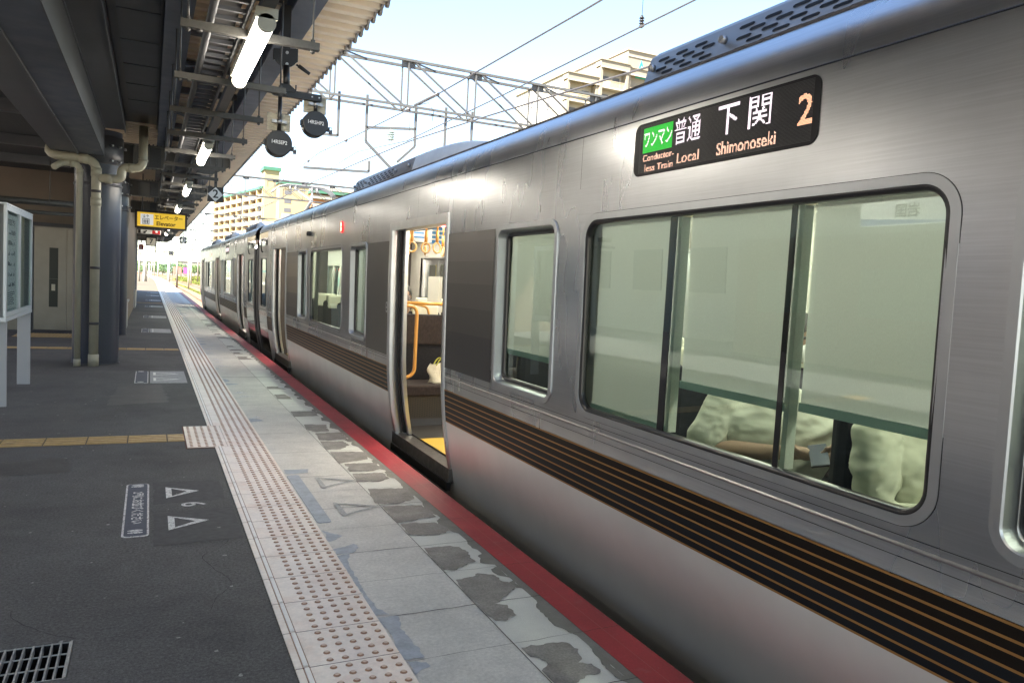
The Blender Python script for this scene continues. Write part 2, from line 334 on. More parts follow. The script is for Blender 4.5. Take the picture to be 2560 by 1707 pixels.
# extension block and guide strip to the left
m = MB(); d = MB()
for j in range(3): m.box(-.21, 6.66+j*.306, .003, .1, 6.66+j*.306+.303, .0088); dots(d, -.176, 6.66+j*.306, 10)
struct(m, 'tactile_block', tile); struct(d, 'tactile_block_bumps', dotm)
struct(MB().box(-.222, 6.64, .001, .103, 7.595, .004), 'tactile_block_border', grout)
ygl = mat('ochre_guide_tile', (.38,.26,.11), .5, nz=(20,.15)); ygb = mat('ochre_guide_bar', (.50,.36,.18), .45, nz=(20,.15))
def guide(x0, x1, y, n1, n2, along='x'):
    a = MB(); b = MB(); k = x0
    while k < x1-.01:
        e = min(x1, k+.295)
        if along == 'x':
            a.box(k, y, .001, e, y+.3, .005)
            for j in range(4): b.box(k+.006, y+.022+j*.072, .005, e-.006, y+.052+j*.072, .0105)
        else:
            a.box(y, k, .001, y+.3, e, .005)
            for j in range(4): b.box(y+.022+j*.072, k+.006, .005, y+.052+j*.072, e-.006, .0105)
        k = e+.008
    struct(a, n1, ygl); struct(b, n2, ygb)
guide(-5.2, -.22, 6.95, 'guide_strip', 'guide_strip_bars'); guide(-4.5, -.02, 14.9, 'cross_guide_strip', 'cross_guide_strip_bars')
guide(-1.0, .0, 35.0, 'far_guide_strip', 'far_guide_strip_bars')
m = MB(); b = MB()
for i in range(5):
    for j in range(3): m.box(-2.9+i*.305, 17.2+j*.305, .001, -2.6+i*.305, 17.5+j*.305, .006); dots(b, -2.87+i*.305, 17.2+j*.305, 6)
struct(m, 'elevator_warning_tiles', ygl); struct(b, 'elevator_warning_bumps', ygb)
struct(TOPS, 'tactile_bump_tops', mat('bump_top_highlight', (.62,.46,.33), .3, nz=(50,.1)), fix=False)  # paler tops over dark sides paint highlight and shade onto the bumps
m = MB(); rs = random.Random(33)
for _ in range(260):
    x, y = rs.uniform(-3.5, -.05), 2+rs.random()**1.5*14; r = rs.uniform(.003, .011)
    m.add([(x+r*(1+rs.uniform(-.4,.4))*cos(a), y+r*(1+rs.uniform(-.4,.4))*sin(a), .0022) for a in [2*pi*i/7 for i in range(7)]], [tuple(range(7))])
struct(m, 'asphalt_light_spots', mat('gum_spots', (.28,.28,.27), .8, nz=(40,.5)), fix=False)
m = MB()
for x0, y0, a0, L in ((-.75,3.29,2.4,.5),(-.5,5.66,.2,.45),(-.48,4.2,.1,.5),(-2.2,5.2,.6,1.6),(-1.5,8.6,2.7,1.2),(-.3,8.3,1.9,1.4),(-1.8,4.1,1.2,.9),(-.25,3.4,1.3,1.1)):
    x, y, a = x0, y0, a0; pts = []
    for k in range(int(L/.03)): pts.append((x, y)); a += rs.uniform(-.35,.35); x += cos(a)*.03; y += sin(a)*.03
    m.grid([[(p_[0]-.0016*rs.uniform(.3,1.2), p_[1], .0018), (p_[0]+.0016*rs.uniform(.3,1.2), p_[1]+.001, .0018)] for p_ in pts], False)
struct(m, 'asphalt_cracks', mat('crack_dark', (.02,.02,.02), .95))
m = MB()
for x0, y0, w, h in ((-2.9,3.6,.9,1.3),(-1.7,6.0,.7,.5),(-.9,8.9,.6,1.6),(-1.3,2.4,.5,.5)): blob(m, [(x0,y0),(x0+w,y0+.1*h),(x0+w*.9,y0+h),(x0+w*.1,y0+h*.85)], .0014, .03, seed=int(w*100))
struct(m, 'asphalt_stains', mat('asphalt_stain', (.07,.068,.067), .6, nz=[(6,.2),(70,.4)]))
# ---- painted queue markings (things)
navy = mat('navy_marking', (.06,.07,.10), .6, nz=(40,.12), nz2=(150,(.2,.2,.22),.62,.7)); darkpatch = mat('old_marking_removed', (.058,.058,.06), .7, nz=(20,.25))
def qpanel(x, y0, y1, label, w=.137, group=None):
    t = thing('queue_panel_marking', (x, y0, 0), label, 'floor marking', group)
    m = MB(); m.prism(rrect(x, y0, x+w, y1, .03), lambda a, b, h: (a, b, h), .0005, .0035); m.build('panel_border', whitep, t)
    m = MB(); m.prism(rrect(x+.011, y0+.011, x+w-.011, y1-.011, .022), lambda a, b, h: (a, b, h), .0036, .0056); m.build('panel_field', navy, t)
    m = MB(); cy = (y0+y1)/2; L = y1-y0
    if w < .145: addtext(m, '2列にお並びください', .072*L/1.12, (x+w*.5, cy, .0075), -Y, X, sx=1.0, bold=.002)
    m.build('lettering', whitep, t)
    m = MB()
    for yy in (y0+.05, y1-.09):
        for s in (0, .038):
            m.prism([(x+.03+.075*t2, yy+s+.0+q*.013*(1-.35*abs(t2*2-1))) for t2, q in ((0,.6),(.3,-.2),(.7,-.3),(1,.4),(1,1.6),(.7,2.2),(.3,1.9),(0,1.5))], lambda a, b, h: (a, b, h), .0058, .0076)
    m.build('footprints', whitep, t); return t
def tri(m, x0, x1, yc, w, t=.022, z=.004):
    o = [(x0, yc-w), (x1, yc), (x0, yc+w)]; i = [(x0+t*1.6, yc-w+t*1.4+.012), (x1-t*3.4, yc), (x0+t*1.6, yc+w-t*1.4-.012)]
    v = [(a, b, z) for a, b in o+i]; m.add(v, [(0,1,4,3), (1,2,5,4), (2,0,3,5)])
qpanel(-.63, 4.48, 5.595, 'navy queue panel with white border, lettering and footprints, nearest of all queue panels')
t = thing('number_marking', (-.4, 4.5, 0), 'white number 6 between two outlined triangles painted on dark asphalt, nearest on the platform', 'floor marking')
m = MB(); blob(m, [(-.47,4.3),(-.02,4.3),(-.02,4.93),(-.47,4.88)], .0022, .01, seed=5); blob(m, [(-.47,5.08),(-.05,5.1),(-.05,5.6),(-.47,5.62)], .0022, .01, seed=6); m.build('repair_patch', darkpatch, t)
m = MB(); tri(m, -.395, -.195, 5.335, .135); tri(m, -.394, -.173, 4.68, .135); addtext(m, '6', .2, (-.25, 5.03, .004), -Y, X, bold=.002); m.build('painted_triangles', whitep, t)
t = thing('faded_triangle_marking', (.58, 4.5, 0), 'pair of faded white outlined triangles on the grey concrete beside the blue strip', 'floor marking')
m = MB(); tri(m, .592, .872, 5.345, .15, .02, .0072); tri(m, .585, .873, 4.685, .15, .02, .0072); m.build('painted_triangles', mat('faded_white_paint', (.50,.51,.50), .7, nz2=(70,(.36,.37,.355),.42,.52)), t)
for (y0, y1, lab) in ((10.59,11.82,'second nearest'),(19.0,20.2,'third nearest'),(24.6,25.8,'fourth nearest'),(31.4,32.7,'fifth nearest'),(37.3,38.9,'sixth nearest'),(44.3,45.4,'seventh nearest'),(49.6,50.6,'farthest')):
    t = qpanel(-.67, y0, y1, 'pale queue panel painted on the platform, %s of the row of queue panels' % lab, .16, 'queue markings along the platform')
    t2 = thing('queue_arrow_marking', (-.49, y0, 0), 'worn white arrow panel painted beside the %s queue panel' % lab, 'floor marking', 'queue markings along the platform')
    m = MB(); m.prism(rrect(-.49, y0, -.05, y1, .01), lambda a, b, h: (a, b, h), .0005, .0035); m.build('panel_field', mat('pale_grey_marking', (.33,.34,.36), .7, nz=(30,.25)), t2)
    m = MB(); tri(m, -.45, -.12, y0+(y1-y0)*.28, .16, .02, .0052); tri(m, -.45, -.12, y0+(y1-y0)*.75, .16, .02, .0052); m.build('painted_triangles', white, t2)
# ---- drain grate
gratem = mat('grate_steel', (.42,.42,.40), .5, .3, nz=(30,.3))
t = thing('drain_grate', (-1.05, 3.13, 0), 'galvanised steel drain grate set in the asphalt at the bottom left corner', 'drain grate')
m = MB()
for k in range(20): m.box(-1.345+k*.0303, 2.985, -.03, -1.339+k*.0303, 3.275, .001)
m.build('bars', gratem, t); m = MB()
for yy in (2.982, 3.075, 3.175, 3.271): m.box(-1.35, yy, -.004, -.757, yy+.003, .0005)
m.box(-.764, 2.982, -.03, -.757, 3.277, .003); m.build('cross_bars', gratem, t)
# ================================================= TRAIN
steel = mat('brushed_stainless', (.51,.525,.54), .28, 1., nz=[(1.2,.05),(2.2,.04,(1,1.4,.5)),(90,.07,(1,.03,2))], nz2=[(1.3,(.42,.43,.43),.55,.8,(1,.3,1))], bump=[(.5,.34,(1,.9,.5),.03,0)], rn=(.8,.03,(1,1.5,.4)))
steel_low = mat('dull_stainless_skirt', (.82,.83,.82), .42, .75, nz=[(1.5,.06)], bump=[(.8,.25,(1,.9,.35),.03,1)])
steelf = mat('window_surround_steel', (.50,.52,.535), .38, 1., nz=(6,.05))
steelp = mat('polished_steel_frame', (.60,.61,.61), .32, 1., nz=(6,.08), bump=(8,.05,None,.003))
roofm = mat('roof_silver_paint', (.52,.58,.66), .34, .75, nz=(2,.05), bump=(40,.04,(1,.1,4),.002))
stripe_o = mat('copper_stripe', (.36,.19,.06), .4, .5); stripe_b = mat('dark_brown_stripe', (.008,.005,.0035), .38, spec=.18); stripe_n = mat('blue_black_stripe', (.008,.0095,.013), .38, spec=.18)
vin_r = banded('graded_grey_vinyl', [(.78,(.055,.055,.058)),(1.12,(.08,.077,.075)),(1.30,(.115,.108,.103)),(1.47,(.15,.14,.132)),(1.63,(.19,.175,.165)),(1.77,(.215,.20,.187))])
vin_l = mat('plain_grey_vinyl', (.14,.135,.13), .42, .6, coat=.3)
gask = mat('window_gasket_black', (.012,.012,.014), .28, coat=.3)
rubber = mat('door_rubber', (.008,.008,.009), .45)
glass = glassmat('green_tinted_glass', (.66,.80,.73), .85); glass2 = glassmat('clear_door_glass', (.82,.88,.84), 1.0)
def translucent(name, col, amt=.35):
    m = bpy.data.materials.new(name); m.use_nodes = True; nt = m.node_tree; nt.nodes.clear(); o = N(nt, 'OutputMaterial'); mx = N(nt, 'MixShader'); mx.inputs[0].default_value = amt
    d = N(nt, 'BsdfDiffuse'); t = N(nt, 'BsdfTranslucent'); g = N(nt, 'NewGeometry'); w = N(nt, 'TexNoise'); w.inputs['Scale'].default_value = 300; mp = N(nt, 'Mapping'); mp.inputs['Scale'].default_value = (1,3,.4)
    nt.links.new(g.outputs['Position'], mp.inputs[0]); nt.links.new(mp.outputs[0], w.inputs['Vector']); r = N(nt, 'MapRange'); r.inputs[3].default_value = .85; r.inputs[4].default_value = 1.15; nt.links.new(w.outputs['Fac'], r.inputs[0])
    x = N(nt, 'Mix', data_type='RGBA', blend_type='MULTIPLY'); x.inputs[0].default_value = 1; x.inputs[6].default_value = (*col, 1); nt.links.new(r.outputs[0], x.inputs[7])
    for b in (d, t): nt.links.new(x.outputs[2], b.inputs[0])
    nt.links.new(d.outputs[0], mx.inputs[1]); nt.links.new(t.outputs[0], mx.inputs[2]); nt.links.new(mx.outputs[0], o.inputs[0]); return m
barm = translucent('blind_bar_pale', (.50,.60,.57), .3); postm = translucent('mullion_post_pale', (.62,.66,.60), .3)
blindm = translucent('grey_green_roller_blind', (.62,.62,.60), .25); blindbar = mat('blind_bar', (.55,.66,.62), .5)
intw = mat('cream_interior_panel', (.50,.49,.44), .5); floorg = mat('dark_train_floor', (.022,.02,.018), .5); floory = mat('yellow_step_floor', (.55,.36,.04), .45, nz=(8,.06))
seatm = mat('dark_brown_moquette', (.022,.014,.012), .9, nz=[(90,.5,(1,1,.3)),(30,.3)]); seatn = mat('black_moquette', (.008,.0075,.010), .95, nz=(60,.5)); headcov = mat('cream_headrest_cover', (.62,.60,.48), .8)
orange = mat('orange_grab_rail', (.62,.30,.06), .35, coat=.3)
prof = [(-.24,1.66),(-.17,1.64),(.03,1.605),(.21,1.567),(.39,1.538),(.58,1.517),(.76,1.505),(.945,1.50),(1.29,1.492),(1.52,1.487),(2.0,1.485),(2.2,1.485),(2.256,1.487),(2.30,1.491),(2.34,1.50),(2.38,1.516),(2.41,1.535),(2.44,1.56),(2.455,1.585)]
def px(z):
    if z <= prof[0][0]: return prof[0][1]
    for i in range(len(prof)-1):
        (a, xa), (b, xb) = prof[i], prof[i+1]
        if z <= b:
            p0 = prof[max(0, i-1)]; p3 = prof[min(len(prof)-1, i+2)]; t = (z-a)/(b-a); h = b-a
            ma = (xb-p0[1])/(b-p0[0])*h; mb_ = (p3[1]-xa)/(p3[0]-a)*h
            return (2*t**3-3*t*t+1)*xa+(t**3-2*t*t+t)*ma+(-2*t**3+3*t*t)*xb+(t**3-t*t)*mb_
    return prof[-1][1]
TC = 2.95
def mx(p, s): return (2*TC-p[0], p[1], p[2]) if s else p
def skin_side(m, y0, y1, holes, s=0, ztop=2.455, zbot=-.24, off=0.):
    """curved body side with rectangular openings: holes=[(y0,y1,z0,z1)]"""
    ys = sorted({y0, y1}|{h[0] for h in holes}|{h[1] for h in holes}); yy = []
    for a, b in zip(ys, ys[1:]): k = max(1, int((b-a)/.35)); yy += [a+(b-a)*i/k for i in range(k)]
    yy.append(ys[-1]); zs = sorted(z for z in {zbot, ztop}|{h[2] for h in holes}|{h[3] for h in holes}|{z for z, _ in prof}|{-.08,.12,.3,.48,.67} if zbot <= z <= ztop)
    idx = {}; v = []; f = []
    for i, a in enumerate(yy):
        for j, z in enumerate(zs): idx[i, j] = len(v); v.append(mx((px(z)+off, a, z), s))
    for i in range(len(yy)-1):
        for j in range(len(zs)-1):
            cy, cz = (yy[i]+yy[i+1])/2, (zs[j]+zs[j+1])/2
            if any(h[0] < cy < h[1] and h[2] < cz < h[3] for h in holes): continue
            f.append((idx[i,j], idx[i+1,j], idx[i+1,j+1], idx[i,j+1]))
    m.add(v, f, True)
def ring(m, y0, y1, z0, z1, r, w, layers, s=0, n=7):
    """rounded frame; layers=[(inset 0..1 of w, depth)] depth + inward"""
    rows = []
    for t, d in layers:
        k = w*t; pts = rrect(y0+k, z0+k, y1-k, z1-k, max(.012, r-k), n); rows.append([mx((px(b)+d, a, b), s) for a, b in pts])
    m.grid(rows, True, closed=True)
def sheet(m, y0, y1, z0, z1, d, s=0, n=6, r=None):
    if r: pts = rrect(y0, z0, y1, z1, r); m.add([mx((px(b)+d, a, b), s) for a, b in pts], [tuple(range(len(pts)))]); return
    rows = [[mx((px(z0+(z1-z0)*j/n)+d, y, z0+(z1-z0)*j/n), s) for j in range(n+1)] for y in (y0, y1)]; m.grid(rows, True)
WZ0, WZ1 = .825, 1.855
def window(car, y0, y1, kind, blinds, mull=(), s=0, recess=.05, z0=WZ0, z1=WZ1):
    """kind 'big' (flush, black gasket) or 'narrow' (deep steel reveal)"""
    w = .032 if kind == 'big' else .06; rr = .125 if kind == 'big' else .09
    d = .022 if kind == 'big' else .062
    g = MB(); k = w*.8
    pts = rrect(y0+k, z0+k, y1-k, z1-k, rr-k+.01); g.add([mx((px(b)+d, a, b), s) for a, b in pts], [tuple(range(len(pts)))])
    win = g.build('window', glass if not s else glass2, car)
    if s: 
        f = MB(); ring(f, y0, y1, z0, z1, rr, w, [(-.02,0),(.1,-.004),(.9,-.004),(1,.04)], s); f.build('window_frame', steelp, win); return win
    f = MB()
    if kind == 'big':
        ring(f, y0, y1, z0, z1, rr, w, [(-.03,.0),(-.02,-.0032),(.95,-.0034),(1.,.004)], s, 12); f.s = [False]*len(f.s); f.build('window_frame', steelf, win)
        f = MB(); ring(f, y0-.003, y1+.003, z0-.003, z1+.003, rr+.003, .004, [(0,-.0008),(1,-.0008)], s, 12); f.build('frame_seam', blacksat, win)
        q = MB(); ring(q, y0+w-.006, y1-w+.006, z0+w-.006, z1-w+.006, rr-w+.006, .024, [(0,.0),(.15,-.002),(.8,.0),(1,.012),(1.05,.03)], s); q.build('gasket', gask, win)
    else:
        ring(f, y0, y1, z0, z1, rr, w, [(-.03,.0),(-.02,-.005),(.0,-.008),(.5,-.009),(.58,-.004),(.72,.045),(.9,.055)], s, 10); f.s = [False]*len(f.s); f.build('window_frame', steelf, win)
        q = MB(); ring(q, y0+.048, y1-.048, z0+.048, z1-.048, rr-.04, .022, [(0,.05),(.1,.042),(.9,.044),(1,.066)], s); q.build('gasket', gask, win)
    for (a, b) in mull:
        q = MB(); q.box(px(1.3)+.024, a, z0+.05, px(1.3)+.03, b, z1-.05); q.build('mullion', gask, win)
        q = MB(); q.box(px(1.3)+.032, a-.028, z0+.05, px(1.3)+.075, a-.006, z1-.05); q.build('mullion_post', postm, win)
    for (a, b, zb) in blinds:
        q = MB(); q.grid([[(1.578+.002*sin(i*2.1), a+(b-a)*i/12, zz) for zz in (zb, 1.3, z1)] for i in range(13)], True); q.build('roller_blind', blindm, win)
        q = MB(); q.box(1.568, a, zb-.03, 1.590, b, zb+.002); q.build('blind_bar', barm, win)
    return win
def door(car, y0, y1, open_=True, s=0, leafside=1):
    zt, zb = 1.985, .02; wl, wr = (.15, .035)   # left jamb is wide, right jamb thin (as seen)
    fr = MB(); nz = 22; zz = [zb+(zt-zb)*i/nz for i in range(nz+1)]
    def jamb(ya, yb, dp0, dp1, din):
        rows = [[mx((px(z)+dp0*.2, ya-.006, z), s), mx((px(z)-.016, ya, z), s), mx((px(z)-.018, ya+(yb-ya)*.85, z), s), mx((px(z)-.006, yb, z), s), mx((px(z)+din, yb, z), s), mx((px(z)+din, ya, z), s)] for z in zz]
        fr.grid(rows, True)
    zc = zz[-1]
    jamb(y0, y0+wr, 0, 0, .10); jamb(y1-.0, y1-.07, 0, 0, .10)
    fr.box(*(mx((px(zt)-.014, 0, 0), s)[0], y0, zt-.06, mx((px(zt)+.1, 0, 0), s)[0], y1, zt+.012)) 
    f = fr.build('door_frame', steelp, car)
    sl = MB(); a, b = mx((1.575, 0, 0), s)[0], mx((1.70, 0, 0), s)[0]; sl.box(min(a, b), y0-.01, -.05, max(a, b), y1+.0, .055); sl.build('door_step', mat('worn_step_metal', (.16,.15,.14), .35, .8, nz=(30,.3)), car)
    sl = MB(); a, b = mx((1.565, 0, 0), s)[0], mx((1.60, 0, 0), s)[0]; sl.box(min(a, b), y0-.0, -.12, max(a, b), y1, -.052); sl.build('step_skirt', black, car)
    zs = [.06+(1.94-.06)*i/16 for i in range(17)]
    def leaf(ya, yb, d, parent):
        q = MB(); q.grid([[mx((px(z)+d, y, z), s) for z in zs] for y in (ya, yb)], True); q.grid([[mx((px(z)+d+.03, y, z), s) for z in zs] for y in (ya, yb)], True)
        for y in (ya, yb): q.grid([[mx((px(z)+d, y, z), s) for z in zs], [mx((px(z)+d+.03, y, z), s) for z in zs]], False)
        return q.build('door_leaf', steelp, parent, fix=True)
    if open_:
        lf = leaf(y1-.215, y1-.13, .075, car)       # edge of the leaf slid into its pocket
        q = MB(); q.grid([[(px(z)+.055, y, z) for z in zs] for y in (y1-.13, y1-.07)], True); q.grid([[(px(z)+.055, y1-.13, z) for z in zs], [(px(z)+.10, y1-.13, z) for z in zs]], False); q.build('door_seal', rubber, lf)
        q = MB()
        for z in (.35, .62, .9, 1.2, 1.55, 1.8): q.cyl((px(z)+.073, y1-.172, z), (px(z)+.07, y1-.172, z), .008, 8)
        q.build('leaf_screw', bolt, lf)
        q = MB(); q.grid([[(px(z)+.055, y0+.036, z) for z in zs], [(px(z)+.13, y0+.036, z) for z in zs]], False); q.build('door_seal', rubber, car)
        q = MB(); q.box(1.60, y0+.3, 1.925, 1.64, y0+.5, 1.94); q.build('door_warning_lamp', mat('red_door_lamp', (.5,.02,.02), .4, emit=((1,.05,.05), 4)), car)
    else:
        c = (y0+y1)/2
        for a, b in ((y0+.03, c-.004), (c+.004, y1-.03)):
            q = MB(); zs2 = [(.06, .85), (1.82, 1.95)]
            for za, zb2 in zs2: q.grid([[mx((px(z)+.03, y, z), s) for z in (za, (za+zb2)/2, zb2)] for y in (a, b)], True)
            for ya, yb in ((a, a+.12), (b-.12, b)): q.grid([[mx((px(z)+.03, y, z), s) for z in (.85, 1.3, 1.82)] for y in (ya, yb)], True)
            lf = q.build('door_leaf', steelp, car); q = MB(); ring(q, a+.1, b-.1, .83, 1.84, .06, .03, [(0,.028),(.5,.018),(1,.035)], s); q.build('leaf_window_frame', mat('yellow_black_edge', (.4,.33,.05), .4), lf)
            q = MB(); pts = rrect(a+.12, .85, b-.12, 1.82, .05); q.add([mx((px(zz_)+.034, yy_, zz_), s) for yy_, zz_ in pts], [tuple(range(len(pts)))]); q.build('leaf_glass', glass2, lf)
def stripes(car, y0, y1):
    q = MB(); q.add
    for a, b, mm, nm in ((.628,.672,stripe_b,'brown_band'),(.549,.628,stripe_b,'brown_band'),(.43,.549,stripe_n,'blue_black_band')):
        q = MB(); sheet(q, y0, y1, a, b, -.0018, n=3); q.build(nm, mm, car)
    q = MB()
    for z in (.430,.4655,.5075,.5485,.592,.6275,.669): sheet(q, y0, y1, z-.0042, z+.0042, -.0032, n=1)
    q.build('copper_pinstripes', stripe_o, car)
def beads(m, y0, y1):
    for z, h in ((.768,.003),):
        m.grid([[(px(z-.007)+.0002, y, z-.007), (px(z)-h, y, z-.002), (px(z)-h, y, z+.002), (px(z+.007)+.0002, y, z+.007)] for y in (y0, y1)], False)
def car_body(y0, y1, wins, doors, label, cabs=()):
    car = thing('train_car', (TC, (y0+y1)/2, -1.1), label, 'train car', 'cars of the standing train')
    holes = [(a+(.038 if k_ == 'big' else .03), b-(.038 if k_ == 'big' else .03), WZ0+(.038 if k_ == 'big' else .03), WZ1-(.038 if k_ == 'big' else .03)) for a, b, k_, *_ in wins]+[(a, b, .055, 1.985) for a, b in doors]
    m = MB(); skin_side(m, y0, y1, holes, 0, zbot=.43); m.build('body_side', steel, car)
    m = MB(); skin_side(m, y0, y1, [(a, b, .055, .44) for a, b in doors], 0, ztop=.43); m.build('lower_side', steel_low, car)
    m = MB(); skin_side(m, y0, y1, holes, 1); m.build('far_body_side', steel, car)
    # gutter seam, roof, underbody
    m = MB(); edges = [y0]+[v for d_ in doors for v in d_]+[y1]
    [m.grid([[(px(z)-.0006, y_-.0014, z), (px(z)-.0006, y_+.0014, z)] for z in (1.99,2.05,2.12,2.2,2.255)], False) for y_ in (y0+.6, (doors[0][0]+doors[0][1])/2, doors[0][0]-1.9, (doors[1][0]+doors[1][1])/2) if y0 < y_ < y1]
    m.grid([[(px(2.253)-.0008, y, 2.253), (px(2.256)-.0035, y, 2.256), (px(2.2595)-.0008, y, 2.2595)] for y in (y0, y1)], False); m.build('side_seam', blacksat, car)
    rp = [(1.585,2.455),(1.592,2.463),(1.60,2.466),(1.72,2.49),(1.95,2.53),(2.3,2.565),(2.95,2.585)]
    m = MB(); full = rp+[(2*TC-a, b) for a, b in rp[::-1][1:]]; m.grid([[(a, y, b) for a, b in full] for y in (y0, y1)], True)
    m.add([(a, y0, b) for a, b in full], [tuple(range(len(full)))]); m.build('roof', roofm, car)
    m = MB(); m.grid([[(1.578, y, 2.451), (1.574, y, 2.462), (1.60, y, 2.470), (1.606, y, 2.464)] for y in (y0, y1)], False); m.build('roof_gutter', mat('gutter_grey', (.09,.09,.11), .5), car)
    m = MB(); m.box(1.72, y0+.1, -.75, 2*TC-1.72, y1-.1, -.22); m.box(1.67, y0, -.26, 2*TC-1.67, y1, -.2)
    m.build('underbody', black, car)
    for by in (y0+2.6, y1-2.6):
        for dy in (-1.05, 1.05):
            m = MB(); m.cyl((TC-.60, by+dy, -.67), (TC-.46, by+dy, -.67), .43, 24); m.cyl((TC+.46, by+dy, -.67), (TC+.60, by+dy, -.67), .43, 24); m.cyl((TC-.5, by+dy, -.67), (TC+.5, by+dy, -.67), .08, 12); m.build('wheelset', rust, car)
    m = MB(); m.box(1.70, y0+.05, -.2, 2*TC-1.70, y1-.05, .0695); m.build('floor', floorg, car)
    m = MB(); m.box(1.66, y0+.05, 2.25, 2*TC-1.66, y1-.05, 2.28); m.build('ceiling', intw, car)
    # inner lining between openings
    for s in (0, 1):
        m = MB(); hs = [(a+.01, b-.01, .79, WZ1-.03) for a, b, *_ in wins]+[(a, b, .0, 1.95) for a, b in doors]
        ys = sorted({y0+.05, y1-.05}|{h[0] for h in hs}|{h[1] for h in hs}); zs = [.07, .79, WZ1-.03, 1.95, 2.26]
        for a, b in zip(ys, ys[1:]):
            for c, d in zip(zs, zs[1:]):
                cy, cz = (a+b)/2, (c+d)/2
                if any(h[0] < cy < h[1] and h[2] < cz < h[3] for h in hs): continue
                xs = 1.615 if c > .5 else 1.70
                P = [(xs, a, c), (xs, b, c), (1.615 if d > .5 else 1.7, b, d), (1.615 if d > .5 else 1.7, a, d)]; m.add([mx(p_, s) for p_ in P], [(0,1,2,3)])
        m.build('interior_lining', intw, car)
    for a, b, k, bl, mu in wins:
        if k == 'cab': continue
        window(car, a, b, k, bl, mu); window(car, a, b, k, [], [], 1)
    for a, b in doors: door(car, a, b, True); door(car, a, b, False, 1)
    sp = [y0]+[v for d_ in doors for v in (d_[0]-.0, d_[1]+.0)]+[y1]
    m = MB()
    for a, b in zip(sp[::2], sp[1::2]):
        stripes(car, a, b); beads(m, a, b)
    m.build('belt_beads', steelp, car); m = MB()
    for a, b in zip(sp[::2], sp[1::2]):
        for z in (.732, .797): sheet(m, a, b, z-.0012, z+.0012, -.0006, n=1)
    m.build('belt_seams', blacksat, car)
    # ceiling light rows
    for x in (2.25, 2*TC-2.25):
        m = MB(); m.box(x-.06, y0+.6, 2.225, x+.06, y1-.6, 2.248); m.build('ceiling_light', mat('train_light', (.9,.85,.75), .5, emit=((1,.92,.78), 4.6)), car)
    return car
def seatrow(car, yb, face=-1, x0=1.75, x1=2.55, top=1.06):
    """transverse seat; yb = back plane; faces -y when face=-1"""
    f = face; m = MB(); m.box(x0, min(yb, yb+f*.45), .36, x1, max(yb, yb+f*.45), .50); s = m.build('seat', seatm, car, bevel=.03)
    m = MB(); m.box(x0, min(yb-.0*f, yb-f*.11), .40, x1, max(yb, yb-f*.09), top+.08); m.build('backrest', seatn, s, bevel=.04)
    for k in range(2):
        m = MB(); a = x0+.05+k*(x1-x0)/2; m.box(a, yb-.015, top-.04, a+.32, yb+.125, top+.16); m.build('headrest_cover', headcov, s, bevel=.03)
    m = MB(); m.box(x0+.08, min(yb, yb+f*.38), .07, x1-.05, max(yb, yb+f*.38), .36); m.build('seat_base', mat('seat_base_grey', (.12,.12,.12), .5, .5), s)
    return s
NEAR = [(.40,1.21,'narrow',[(.45,1.17,1.08)],()),(1.36,3.38,'big',[(2.685,3.34,.885),(2.015,2.622,1.10),(1.38,1.952,1.112)],((2.651,2.694),(1.981,2.004))),(3.64,4.45,'narrow',[(3.68,4.41,1.07)],()),
        (7.67,8.40,'narrow',[(7.7,8.37,.90)],()),(8.77,10.75,'big',[],()),(10.98,11.70,'narrow',[],())]
car1 = car_body(-3.2, 15.02, NEAR, [(5.33,6.83),(12.75,14.28)], 'nearer brushed steel train car with the lit destination display and open doors')
FAR = [(21.3,22.05,'narrow',[],()),(22.25,24.3,'big',[],()),(24.55,25.35,'narrow',[],()),(28.4,29.1,'narrow',[],()),(29.5,31.5,'big',[],()),(31.8,32.5,'narrow',[],())]
car2 = car_body(18.45, 36.45, FAR, [(18.95,20.53),(26.1,27.65),(33.65,35.1)], 'farther train car with a raised pantograph on its roof')
# ---- train details
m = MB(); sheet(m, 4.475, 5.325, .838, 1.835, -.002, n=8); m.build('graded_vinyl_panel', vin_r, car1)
m = MB(); sheet(m, 6.835, 7.655, .758, 1.835, -.002, n=8); m.build('grey_vinyl_panel', vin_l, car1)
vin_b = banded('beige_reflection_vinyl', [(.78,(.06,.058,.055)),(.98,(.10,.095,.085)),(1.2,(.22,.19,.15)),(1.45,(.30,.26,.2)),(1.65,(.26,.23,.19)),(1.77,(.2,.185,.165))], .4)  # beige bands put a reflected gradient into the vinyl colour
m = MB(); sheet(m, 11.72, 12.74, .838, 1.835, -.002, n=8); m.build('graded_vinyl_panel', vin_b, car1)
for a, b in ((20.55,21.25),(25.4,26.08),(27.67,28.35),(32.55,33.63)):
    m = MB(); sheet(m, a, b, .838, 1.835, -.002, n=8); m.build('graded_vinyl_panel', vin_b, car2)
